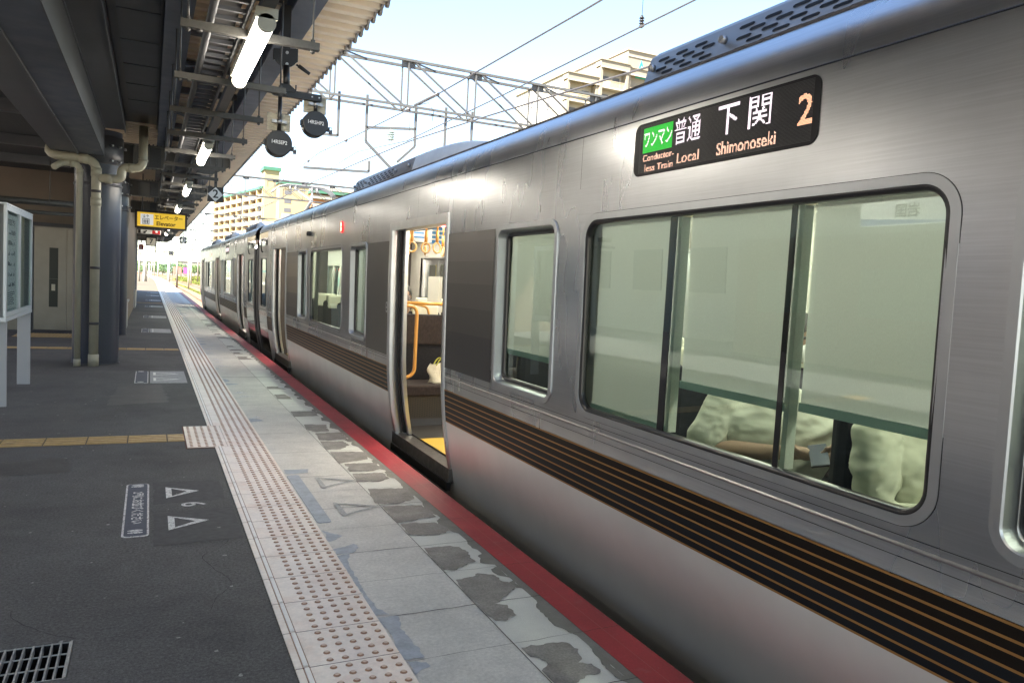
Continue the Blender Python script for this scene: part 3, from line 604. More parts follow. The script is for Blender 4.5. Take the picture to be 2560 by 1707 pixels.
# door open button, side lamp, camera bracket
m = MB(); m.prism(rrect(6.865, 1.17, 6.925, 1.27, .022), lambda a, b, h: (px(b)-h, a, b), .001, .006); hb = m.build('emergency_cock_cover', lightgrey, car1)
m = MB(); m.prism(rrect(6.88, 1.19, 6.91, 1.21, .005), lambda a, b, h: (px(b)-h, a, b), .006, .008); m.prism(rrect(6.885, 1.225, 6.905, 1.255, .009), lambda a, b, h: (px(b)-h, a, b), .006, .008); m.build('cock_symbol', darkgrey, hb)
redl = mat('red_side_lamp', (.6,.02,.02), .4, emit=((1,.01,.02), .35)); redc = mat('side_lamp_core', (1,.5,.3), .4, emit=((1,.42,.16), 1.4))
def side_lamp(car, y, z=2.06):
    m = MB(); m.prism(rrect(y-.035, z-.065, y+.035, z+.065, .025), lambda a, b, h: (px(b)-h, a, b), -.002, .012); h = m.build('side_lamp', redl, car)
    m = MB()
    for zz in (z-.026, z+.026): m.prism(rrect(y-.014, zz-.02, y+.014, zz+.02, .011), lambda a, b, h: (px(b)-h, a, b), .0125, .016)
    m.build('lamp_core', redc, h)
side_lamp(car1, 8.85); side_lamp(car2, 29.9)
m = MB(); m.cyl((1.487, 10.8, 2.06), (1.44, 10.8, 2.06), .03, 14); m.cyl((1.44, 10.8, 2.055), (1.435, 10.8, 2.055), .02, 12); m.box(1.45, 10.74, 2.03, 1.49, 10.86, 2.09); m.build('door_camera', darkgrey, car1)
m = MB(); [m.box(px(z)-.004, 20.9, z-.02, px(z)+.002, 21.0, z+.02) for z in (2.0, 2.07, 2.14, 2.21)]; m.build('side_speaker_slots', black, car2)
# ---- destination display
ledp = mat('led_panel_black', (.010,.010,.012), .4, spec=.2)
m = MB(); m.prism(rrect(1.885, 1.998, 2.955, 2.232, .042, 8), lambda a, b, h: (px(b)-h, a, b), -.002, .0035); disp = m.build('destination_display', ledp, car1)
PIT = .0046; NX, NZ = 222, 46; UX0, UZ0 = 2.925, 2.010       # y decreases to the right on the panel
grid = {}
def raster(body, u0, u1, v0, v1, colour, bold=.0, inv=False):
    v, f, t = textgeo(body, 1.0, 'LEFT', bold)
    xs = [p[0] for p in v]; ys_ = [p[1] for p in v]; ax, bx, ay, by = min(xs), max(xs), min(ys_), max(ys_)
    P = [((p[0]-ax)/(bx-ax)*(u1-u0)+u0, (p[1]-ay)/(by-ay)*(v1-v0)+v0) for p in v]
    for a, b, c in t:
        A, B, Cc = P[a], P[b], P[c]; i0, i1 = int(min(A[0],B[0],Cc[0])/PIT)-1, int(max(A[0],B[0],Cc[0])/PIT)+1; j0, j1 = int(min(A[1],B[1],Cc[1])/PIT)-1, int(max(A[1],B[1],Cc[1])/PIT)+1
        dd = (B[0]-A[0])*(Cc[1]-A[1])-(Cc[0]-A[0])*(B[1]-A[1])
        if abs(dd) < 1e-12: continue
        for i in range(i0, i1+1):
            for j in range(j0, j1+1):
                x, y = (i+.5)*PIT, (j+.5)*PIT
                w1 = ((B[0]-x)*(Cc[1]-y)-(Cc[0]-x)*(B[1]-y))/dd; w2 = ((Cc[0]-x)*(A[1]-y)-(A[0]-x)*(Cc[1]-y))/dd
                if w1 >= -.02 and w2 >= -.02 and w1+w2 <= 1.02 and 0 <= i < NX and 0 <= j < NZ: grid[i, j] = colour
# u measured from y=2.925 leftmost: u = 2.925-y ; v = z-2.010
for i in range(int(.038/PIT), int(.252/PIT)):
    for j in range(int(.088/PIT), int(.202/PIT)): grid[i, j] = 'g'
raster('ワンマン', .044, .246, .112, .178, 'w', .006)
raster('普通', .262, .43, .094, .202, 'w'); raster('下', .535, .650, .088, .200, 'w', .004); raster('関', .705, .820, .088, .204, 'w')
raster('2', .948, 1.012, .062, .165, 'a', .012); raster('Shimonoseki', .538, .850, .012, .062, 'o', .012); raster('Local', .290, .432, .012, .055, 'o', .012)
raster('Conductor-', .042, .266, .049, .080, 'o', .014); raster('less Train', .060, .262, .003, .034, 'o', .014)
cols = {'a': mat('led_amber', (.5,.2,.1), .5, emit=((1,.50,.30), .22)), 'g': mat('led_green', (.02,.3,.05), .5, emit=((.01,.75,.03), .11)), 'w': mat('led_white', (.5,.5,.5), .5, emit=((1,.82,.92), .25)), 'o': mat('led_orange', (.5,.2,.1), .5, emit=((1,.62,.46), .21))}
for key, nm in (('a','numeral_leds'),('g','green_leds'),('w','white_leds'),('o','orange_leds')):
    m = MB()
    for (i, j), c in grid.items():
        if c != key: continue
        y = UX0-(i+.5)*PIT; z = UZ0+(j+.5)*PIT; h = PIT*(.38 if key != 'g' else .34); x = px(z)-.0042; hy = PIT*.5 if key == 'g' else h
        m.add([(x, y-hy, z-h), (x, y+hy, z-h), (x, y+hy, z+h), (x, y-hy, z+h)], [(0,1,2,3)])
    m.build(nm, cols[key], disp, fix=False)
m = MB()
for i in range(2, NX-2, 1):
    for j in range(NZ):
        if (i, j) not in grid: y = UX0-(i+.5)*PIT; z = UZ0+(j+.5)*PIT; h = PIT*.27; x = px(z)-.0040; m.add([(x, y-h, z-h), (x, y+h, z-h), (x, y+h, z+h), (x, y-h, z+h)], [(0,1,2,3)])
m.build('unlit_leds', mat('unlit_led', (.075,.075,.08), .5), disp, fix=False)
m = MB(); m.prism(rrect(22.9, 1.99, 23.9, 2.22, .04), lambda a, b, h: (px(b)-h, a, b), -.002, .0035); d2 = m.build('destination_display', ledp, car2)
m = MB(); [m.box(1.478, 23.0+i*.3, 2.06, 1.4805, 23.2+i*.3, 2.16) for i in range(3)]; m.build('white_leds', mat('led_pink', (.5,.4,.4), .5, emit=((1,.7,.8), .2)), d2)
# ---- roof equipment
acm = mat('ac_side_steel', (.27,.275,.275), .42, .5, nz=(3,.08), bump=(20,.05,None,.003)); accover = mat('ac_cover_grey', (.55,.57,.54), .5, nz=(6,.05)); slot = mat('slot_dark', (.01,.012,.015), .6)
def ac(car, ya, yl, yb):
    """ya..yl rounded plain cover, yl..yb slotted side; far end yb slopes"""
    m = MB(); p = [(1.70,2.47),(1.755,2.655),(1.80,2.69),(1.95,2.71),(2.5,2.73)]; full = p+[(2*TC-a, b) for a, b in p[::-1]]
    m.grid([[(a, y, b) for a, b in full] for y in (yl, yb-.04)], True); m.grid([[(a, yb-.04, b) for a, b in full], [(TC+(a-TC)*.97, yb, 2.47+(b-2.47)*.0) for a, b in full]], True)
    m.add([(a, yl, b) for a, b in full], [tuple(range(len(full)))]); u = m.build('air_conditioner', acm, car)
    m = MB(); L = yl-ya; rows = []
    for k in range(9):
        t = k/8; hgt = 1-((1-t)**2.2); rows.append([(a if b < 2.5 else 1.70+(a-1.70)*1.0, ya+L*t, 2.47+(b-2.47)*max(.02, sqrt(hgt))) for a, b in full])
    m.grid(rows, True); m.build('cover', accover, u)
    m = MB()
    def sl(y, z, L=.105, h=.015):
        m.prism(rrect(y, z-h/2, y+L, z+h/2, .011, 3), lambda a, b, hh: (1.70+.055*(b-2.47)/.185-hh, a, b), -.006, .0015)
    for r, z in enumerate((2.625, 2.60, 2.575, 2.55, 2.525)):
        for k in range(3): sl(yb-.2-k*.14-(r % 2)*.06, z, .085)
        for k in range(7): sl(yb-.78-k*.15-(r % 2)*.07, z, .09)
        if r == 0: pass
    m.build('side_slots', slot, u); m = MB()
    for y in (yb-.1, yb-.62, yb-1.8, yl+.1): m.cyl((1.73, y, 2.59), (1.705, y, 2.59), .018, 8)
    m.build('side_bolts', bolt, u)
ac(car1, -.8, .95, 3.30); ac(car1, 5.25, 7.05, 9.40); ac(car2, 17.25+1.2, 18.9, 21.1); ac(car2, 23.6, 25.0, 27.3); ac(car2, 30, 31.3, 33.4)
insm = mat('brown_insulator', (.30,.32,.30), .35)
def insulator(m, x, y, z0, h, r=.09):
    m.cyl((x, y, z0), (x, y, z0+h), r*.5, 10)
    for k in range(4): m.cyl((x, y, z0+h*(.12+.22*k)), (x, y, z0+h*(.2+.22*k)), r, 14, r*.75)
m = MB()
for x, y in ((2.3,20.6),(3.6,20.6),(2.3,18.9),(3.6,18.9),(2.1,21.4)): insulator(m, x, y, 2.60, .2)
m.build('roof_insulators', insm, car2)
m = MB(); m.box(2.25, 17.9+.6, 2.62, 3.4, 18.8, 2.92); m.box(2.3, 21.5, 2.62, 3.0, 22.3, 2.8); m.build('roof_boxes', acm, car2)
# pantograph (single arm) on car2
pg = mat('pantograph_grey', (.22,.22,.22), .5, .6); m = MB(); yy = 19.75
m.beam((2.35, 19.0, 2.82), (2.35, 20.5, 2.82), .06, .05); m.beam((3.55, 19.0, 2.82), (3.55, 20.5, 2.82), .06, .05); m.beam((2.35, 19.0, 2.82), (3.55, 19.0, 2.82), .06, .05); m.beam((2.35, 20.5, 2.82), (3.55, 20.5, 2.82), .06, .05)
pan = m.build('pantograph', pg, car2)
m = MB(); m.cyl((2.95, 20.4, 2.85), (2.95, 18.7, 3.28), .05, 10, .035); m.cyl((2.95, 18.7, 3.28), (3.15, 19.7, 3.62), .035, 10, .02); m.cyl((2.95, 18.7, 3.28), (2.75, 19.7, 3.62), .03, 10, .02); m.cyl((3.05, 20.2, 2.88), (3.0, 18.8, 3.2), .016, 8); m.build('pantograph_arm', pg, pan)
m = MB()
for dy in (-.17, .0, .17): m.tube([(2.17,yy+dy,3.50),(2.23,yy+dy,3.58),(2.34,yy+dy,3.66),(2.5,yy+dy,3.715),(2.7,yy+dy,3.725),(3.2,yy+dy,3.725),(3.4,yy+dy,3.715),(3.56,yy+dy,3.66),(3.67,yy+dy,3.58),(3.73,yy+dy,3.50)], .017, 8)
for x in (2.62, 2.75, 3.15, 3.28): m.cyl((x, yy-.17, 3.70), (x, yy+.17, 3.70), .022, 8); m.cyl((x, yy, 3.60), (x, yy, 3.70), .03, 8)
m.box(2.6, yy-.19, 3.6, 3.3, yy-.15, 3.62); m.build('pantograph_head', pg, pan)
# ---- cab-end sections and gangway between the cars
whitem = mat('pale_cab_steel', (.62,.62,.60), .35, .6, nz=(4,.06)); darkg = mat('glossy_black_cab_panel', (.02,.016,.015), .12, coat=.8)
def cabsec(car, y0, y1, w0, w1, flip):
    m = MB(); skin_side(m, y0, y1, [(w0+.02, w1-.02, .80, 1.80)], 0, 2.02, .74, off=.002); m.build('cab_side', whitem, car)
    m = MB(); skin_side(m, y0, y1, [], 0, 2.455, 2.29, off=.002); m.build('cab_shoulder', roofm, car)
    m = MB(); skin_side(m, y0, y1, [], 0, .74, -.24, off=.002); m.build('cab_skirt', darkg, car)
    m = MB(); skin_side(m, y0, y1, [], 0, 2.29, 2.02, off=.006); m.build('cab_header_panel', darkg, car)
    m = MB(); sheet(m, y0, y1, 2.17, 2.28, .003, n=1); m.build('brass_header_strip', mat('brass_strip', (.5,.42,.25), .3, .9), car)
    g = MB(); pts = rrect(w0+.03, .81, w1-.03, 1.79, .06); g.add([(px(b)+.012, a, b) for a, b in pts], [tuple(range(len(pts)))]); w = g.build('window', glass, car)
    f = MB(); ring(f, w0, w1, .78, 1.82, .09, .05, [(-.04,.002),(0,-.003),(.6,-.005),(1,.014)]); f.build('window_frame', whitem, w)
    f = MB(); ring(f, w0+.04, w1-.04, .82, 1.78, .06, .025, [(0,.002),(.2,-.001),(1,.016)]); f.build('gasket', gask, w)
    f = MB(); f.grid([[(1.62, w0, zb), (1.62, w1, zb)] for zb in (.80, 1.0, 1.84)], False); f.build('cab_blind', intw, w)
    m = MB(); yc = (w0+w1)/2+.1; m.pipe([(1.48,yc,2.13),(1.45,yc,2.13),(1.44,yc,2.0),(1.455,yc,1.90),(1.48,yc,1.90)], .012, 8); m.build('cab_handrail', black, car)
    m = MB(); m.box(1.62, y0, -.6, 2*TC-1.62, y1, .06); m.box(1.66, y0, 2.26, 2*TC-1.66, y1, 2.5); m.box(2*TC-1.55, y0, 0, 2*TC-1.5, y1, 2.4); m.build('cab_structure', darkgrey, car)
    m = MB(); ye = y1 if flip else y0; m.grid([[(px(z)+.01, ye, z), (2.4, ye, z)] for z in (-.2, .8, 1.6, 2.44)], False); m.grid([[(2*TC-px(z)-.01, ye, z), (3.5, ye, z)] for z in (-.2, .8, 1.6, 2.44)], False); m.build('cab_end_wall', darkg, car)
    m = MB(); rp2 = [(1.585,2.455),(1.60,2.466),(1.72,2.49),(1.95,2.53),(2.3,2.565),(2.95,2.585)]; full = rp2+[(2*TC-a, b) for a, b in rp2[::-1][1:]]; m.grid([[(a, y, b) for a, b in full] for y in (y0, y1)], True); m.build('cab_roof', roofm, car)
cabsec(car1, 15.02, 16.3, 15.05, 15.97, True); cabsec(car2, 16.98, 18.45, 17.2, 18.15, False)
bel = mat('gangway_bellows', (.03,.03,.033), .7)
m = MB(); ys = [16.3+.68*k/12 for k in range(13)]
m.grid([[(1.72+(.05 if k % 2 else 0), y, z) for z in (-.1, 2.2)]+[(1.80+(.05 if k % 2 else 0), y, 2.42), (4.1-(.05 if k % 2 else 0), y, 2.42), (4.18-(.05 if k % 2 else 0), y, 2.2), (4.18-(.05 if k % 2 else 0), y, -.1)] for k, y in enumerate(ys)], False); m.build('gangway_bellows', bel, car1)
m = MB(); m.grid([[(px(z)+.0+dx, y, z) for z in (-.2,.03,.21,.39,.58,.9,1.4,2.04)] for y, dx in ((16.28,.05),(16.28,-.012),(16.56,-.012),(16.56,.05))], False); m.build('gap_guard', mat('gap_guard_grey', (.06,.06,.065), .5), car1)
m = MB(); m.grid([[(px(z)+.0+dx, y, z) for z in (-.2,.03,.21,.39,.58,.9,1.4,2.0)] for y, dx in ((16.76,.05),(16.76,-.012),(17.0,-.012),(17.0,.05))], False); m.build('gap_guard', mat('gap_guard_grey', (.06,.06,.065), .5), car2)
m = MB(); m.pipe([(1.62,16.5,2.1),(1.60,16.5,2.25),(1.66,16.52,2.42),(1.82,16.55,2.52)], .05, 8); m.build('gangway_top_cover', galv, car1)
# end wall of last car
m = MB(); m.grid([[(px(z)+.0, 36.45, z), (2*TC-px(z), 36.45, z)] for z in (-.24,.2,.6,1.4,2.0,2.455)], False); m.build('end_wall', steel, car2)
m = MB(); m.grid([[(px(z)+.0, -3.2, z), (2*TC-px(z), -3.2, z)] for z in (-.24,.2,.6,1.4,2.0,2.455)], False); m.build('end_wall', steel, car1)
# ---- interior seen through the door and windows
for yb in (1.0, 1.885, 2.88, 3.79, 4.55): seatrow(car1, yb)
for yb in (1.06, 1.97, 2.88, 3.79): seatrow(car1, yb, x0=3.40, x1=4.24)
for yb in (8.3, 9.2, 10.1, 11.0, 11.9): seatrow(car1, yb); seatrow(car1, yb, x0=3.4, x1=4.24)
# seat beyond the near door, with kick plate, back panel, grab rails
m = MB(); m.box(1.66, 6.95, .36, 2.55, 7.42, .47); s = m.build('seat', seatm, car1, bevel=.02)
m = MB(); m.box(1.66, 7.38, .44, 2.55, 7.52, 1.14); m.build('backrest', seatn, s, bevel=.015)
m = MB(); m.box(1.67, 7.36, .84, 2.54, 7.39, 1.13); m.build('backrest_band', seatm, s)
m = MB(); m.box(1.66, 6.985, .14, 2.55, 7.0, .36); k_ = m.build('kick_plate', mat('kick_plate_metal', (.07,.065,.06), .45, .7), s)
m = MB()
for r in range(9):
    for c in range(34): m.box(1.69+c*.025, 6.981, .155+r*.022+(c % 2)*.008, 1.695+c*.025, 6.984, .168+r*.022+(c % 2)*.008)
m.build('perforations', slot, k_)
m = MB(); m.box(1.66, 6.99, .07, 2.55, 7.4, .14); m.build('seat_plinth', darkgrey, s)
m = MB(); m.pipe([(1.70,7.40,1.255),(2.62,7.40,1.255)], .018, 10); m.pipe([(1.62,6.93,1.24),(1.80,6.93,1.24),(1.80,6.93,.58),(1.66,6.93,.53)], .017, 10, .08); m.pipe([(2.6,7.45,1.1),(2.6,7.45,2.25)], .016, 10)
m.pipe([(1.95,8.0,1.0),(1.95,8.0,1.15),(2.05,8.0,1.24),(2.28,8.0,1.2),(2.32,8.0,1.0)], .014, 8, .05); m.build('grab_rails', orange, car1)
m = MB(); m.box(1.70, 5.25, .0695, 4.2, 6.37, .0725); m.build('yellow_step_floor', floory, car1)
m = MB(); m.box(1.71, 12.85, .0695, 2.3, 13.9, .0725); m.build('yellow_step_floor', floory, car1)
# hand straps
for i, (x, y) in enumerate([(1.82,7.25),(1.95,7.2),(2.03,7.1),(2.16,7.0),(2.28,7.05),(2.42,7.1),(2.0,7.9),(2.15,7.8),(2.35,7.8)]):
    m = MB(); m.cyl((x, y, 1.87), (x, y, 1.98), .016, 8); m.cyl((x, y, 1.98), (x, y, 2.1), .009, 6)
    st = m.build('hand_strap', orange, car1); m = MB(); a = .2*i; m.tube([(x+.048*cos(t)*cos(a), y+.048*cos(t)*sin(a), 1.815+.048*sin(t)) for t in [2*pi*k/18 for k in range(18)]], .009, 8, closed=True); m.build('strap_ring', mat('strap_ring_amber', (.62,.36,.12), .35, coat=.4), st)
m = MB(); m.pipe([(1.7,7.2,2.1),(3.2,7.2,2.1)], .014, 8); m.pipe([(2.0,5.6,2.1),(2.0,12,2.1)], .014, 8); m.pipe([(2.4,5.6,2.1),(2.4,12,2.1)], .014, 8); m.build('strap_rail', galv, car1)
# hanging adverts and posters inside (generic coloured print)
pc = [mat('poster_blue', (.05,.22,.5), .6), mat('poster_yellow', (.65,.55,.1), .6), mat('poster_white', (.7,.7,.68), .6), mat('poster_green', (.2,.42,.2), .6)]
for i, (x, y, w, h, c) in enumerate([(1.95,9.0,.36,.22,0),(2.35,9.2,.36,.24,2),(2.1,10.2,.5,.2,1),(2.75,9.4,.4,.25,0)]):
    m = MB(); m.box(x, y, 1.98, x+w, y+.004, 1.98+h); p_ = m.build('hanging_advert', pc[c], car1)
    m = MB(); [m.box(x+.03, y-.003, 1.98+h*.2+k*h*.22, x+w-.05-.06*k, y-.001, 1.98+h*.2+k*h*.22+.02) for k in range(3)]; m.build('advert_print', pc[(c+2) % 4], p_)
for i in range(6):
    m = MB(); m.box(3.9, 5.9+i*.8, 2.0, 3.905, 6.5+i*.8, 2.2); m.build('wall_poster', pc[i % 4], car1)
# white partition and darkened end wall seen through the door
m = MB(); m.box(2.62, 8.6, .07, 2.66, 9.0, 1.55); m.box(1.62, 12.55, .07, 1.95, 12.6, 1.9); m.build('glass_partition_frame', intw, car1)
m = MB(); m.box(3.0, 14.9, .07, 4.3, 14.95, 2.25); m.box(1.6, 14.9, .07, 2.6, 14.95, 2.25); m.build('saloon_end_wall', mat('shaded_partition', (.06,.05,.045), .5), car1)  # end wall coloured dark to paint the shade inside the doorway
# window sill ledge under the big window
m = MB(); m.box(1.53, 1.36, .77, 1.70, 3.38, .812); m.box(1.53, 3.66, .77, 1.70, 4.43, .812); m.build('window_sill', mat('sill_pale_metal', (.55,.58,.48), .3, .5), car1)
# ================================================= PEOPLE (seated, facing the camera end)
def skinmesh(nodes, edges, name, m, parent, sub=2, smooth=0):
    me = bpy.data.meshes.new(name); o = Vector(parent['_w'])
    me.from_pydata([Vector(n[0])-o for n in nodes], edges, []); ob = bpy.data.objects.new(name, me); C.objects.link(ob)
    sk = ob.modifiers.new('s', 'SKIN'); sk.use_smooth_shade = True; sk.branch_smoothing = .3
    for i, n in enumerate(nodes):
        r = n[1]; r = (r, r) if not isinstance(r, tuple) else r; me.skin_vertices[0].data[i].radius = r; me.skin_vertices[0].data[i].use_root = (i == 0)
    sb = ob.modifiers.new('b', 'SUBSURF'); sb.levels = sub; sb.render_levels = sub
    dg = bpy.context.evaluated_depsgraph_get(); dg.update(); me2 = bpy.data.meshes.new_from_object(ob.evaluated_get(dg)); bpy.data.objects.remove(ob)
    me2.materials.clear(); me2.materials.append(m); me2.polygons.foreach_set('use_smooth', [True]*len(me2.polygons)); me2.name = name
    ob = bpy.data.objects.new(name, me2); C.objects.link(ob); ob.parent = parent; ob['_w'] = parent['_w']; return ob
skinm = mat('skin', (.35,.23,.165), .55, nz=(8,.06)); hairm = mat('black_hair', (.012,.010,.009), .5, bump=(120,.4,(1,1,.2),.004)); brownh = mat('brown_hair', (.05,.025,.015), .5, bump=(120,.4,(1,1,.2),.004))
cloth_w = mat('pale_cotton_shirt', (.52,.53,.45), .9, bump=[(12,.9,(1,.6,1.5),.025,1)]); cloth_c = mat('cream_knit_top', (.48,.49,.39), .95, bump=[(11,.9,(1,.8,1.5),.025,1)])
trouser = mat('beige_trousers', (.55,.53,.43), .9, bump=(8,.5,None,.02)); maskm = mat('white_face_mask', (.75,.76,.76), .8)
def head(t, cx, cy, cz, hm, yaw=0, mask=False, long=False):
    """face towards -y; cz = centre of the head"""
    v = []; f = []; n, k = 24, 16; R = (.075, .095, .118)
    mm = MB(); rows = []
    for j in range(k+1):
        a = pi*j/k; row = []
        for i in range(n):
            b = 2*pi*i/n; x, y, z = sin(a)*cos(b), sin(a)*sin(b), cos(a); jaw = 1-.22*max(0, -z)**1.2
            X_, Y_, Z_ = R[0]*x*jaw, R[1]*y*(1-.1*max(0, -z)), R[2]*z
            if y < -.6 and abs(x) < .3: Y_ -= .018*max(0, 1-abs(x)/.2)*max(0, 1-abs(z+.12)/.28)      # nose
            if y < -.5 and .12 < abs(x) < .5 and abs(z-.1) < .15: Y_ += .007                          # eye sockets
            if y < -.5 and abs(x) < .3 and abs(z+.48) < .08: Y_ -= .004                               # lips
            row.append((cx+X_*cos(yaw)-Y_*sin(yaw), cy+X_*sin(yaw)+Y_*cos(yaw), cz+Z_))
        rows.append(row)
    mm.grid(rows, True, closed=True); hd = mm.build('head', skinm, t)
    m = MB(); [m.sphere((cx+s*.031*cos(yaw)+.083*sin(yaw), cy+s*.031*sin(yaw)-.083*cos(yaw), cz+.012), .012, 8, 6, (1.2,.5,.6)) for s in (-1, 1)]; m.build('eyes', black, hd)
    m = MB(); [m.sphere((cx+s*.077, cy+.005, cz-.005), .03, 10, 6, (.35,.6,1)) for s in (-1, 1)]; m.build('ears', skinm, hd)
    rows = []
    for j in range(11):
        a = pi*.62*j/10 if not long else pi*.8*j/10; row = []
        for i in range(n):
            b = 2*pi*i/n; fr = max(0, -sin(b)); aa = a*(1-.42*fr**2) if not long else a*(1-.5*fr**2.5)
            row.append((cx+(.083+.003*sin(i*5))*sin(aa)*cos(b), cy+.004+.105*sin(aa)*sin(b), cz+.128*cos(aa)+.004*sin(i*3+j)))
        rows.append(row)
    m = MB(); m.grid(rows, True, closed=True); m.build('hair', hm, hd)
    if mask: m = MB(); m.sphere((cx, cy-.062, cz-.05), .058, 14, 8, (1,.75,.8)); m.build('face_mask', maskm, hd)
    return hd
def hand(nodes, edges, w, wi, palm, fdir, side, up_, curl=.5, sc=1.):
    """append palm + 5 fingers to skin nodes; w=wrist index"""
    P = Vector(palm); F = Vector(fdir).normalized(); Sd = Vector(side).normalized(); U = Vector(up_).normalized()
    i0 = len(nodes); nodes.append((P, (.026*sc, .013*sc))); edges.append((w, i0))
    for k, (o, L) in enumerate(((-.027,.062),(-.009,.072),(.009,.068),(.026,.052))):
        b = P+F*.028+Sd*o; a = len(nodes)
        nodes.append((b, .0088*sc)); nodes.append((b+F*L*.45-U*L*.1*curl, .0082*sc)); nodes.append((b+F*L*.75-U*L*.5*curl, .0075*sc)); nodes.append((b+F*L*.7-U*L*.95*curl, .0065*sc))
        edges += [(i0, a), (a, a+1), (a+1, a+2), (a+2, a+3)]
    a = len(nodes); b = P-F*.005-Sd*.03; nodes.append((b, .011*sc)); nodes.append((b+F*.025-Sd*.02-U*.008, .0095*sc)); nodes.append((b+F*.05-Sd*.016-U*.012, .008*sc)); edges += [(i0, a), (a, a+1), (a+1, a+2)]
def remesh(mb, name, m, parent, vox=.014, smooth=6, folds=0., fs=9, seed=0):
    me = bpy.data.meshes.new(name); o = Vector(parent['_w']); me.from_pydata([tuple(Vector(p)-o) for p in mb.v], [], mb.f); ob = bpy.data.objects.new(name, me); C.objects.link(ob)
    r = ob.modifiers.new('r', 'REMESH'); r.mode = 'VOXEL'; r.voxel_size = vox; q = ob.modifiers.new('q', 'SMOOTH'); q.factor = .5; q.iterations = smooth
    dg = bpy.context.evaluated_depsgraph_get(); dg.update(); me2 = bpy.data.meshes.new_from_object(ob.evaluated_get(dg)); bpy.data.objects.remove(ob)
    if folds:
        from mathutils import noise as nz_
        me2.calc_loop_triangles()
        for v in me2.vertices:
            p = v.co; t = nz_.noise(Vector((p.x*fs*.7+seed, p.y*fs*.7, p.z*fs*1.5-p.x*fs))); t2 = nz_.noise(Vector((p.x*fs*2.2, p.y*fs*2+seed, p.z*fs*2.5+p.x*fs)))
            v.co = p+v.normal*((1-abs(t)*3.2)*folds+t2*folds*.12)
    me2.materials.clear(); me2.materials.append(m); me2.polygons.foreach_set('use_smooth', [True]*len(me2.polygons)); me2.name = name
    ob = bpy.data.objects.new(name, me2); C.objects.link(ob); ob.parent = parent; ob['_w'] = parent['_w']; return ob
def loft(m, rings, n=20):
    """rings=[(centre, half width x, half depth y, power)]"""
    rows = []
    for c, a, b in rings: rows.append([(c[0]+a*abs(cos(t))**.8*(1 if cos(t) > 0 else -1), c[1]+b*abs(sin(t))**.9*(1 if sin(t) > 0 else -1), c[2]) for t in [2*pi*i/n for i in range(n)]])
    m.grid(rows, True, closed=True); m.add(rows[0], [tuple(range(n))]); m.add(rows[-1], [tuple(range(n))])
def limb(m, pts, rad, n=12):
    m.tube(pts, rad, n)
    for p, r in zip(pts, rad): m.sphere(p, r*.99, 12, 8)
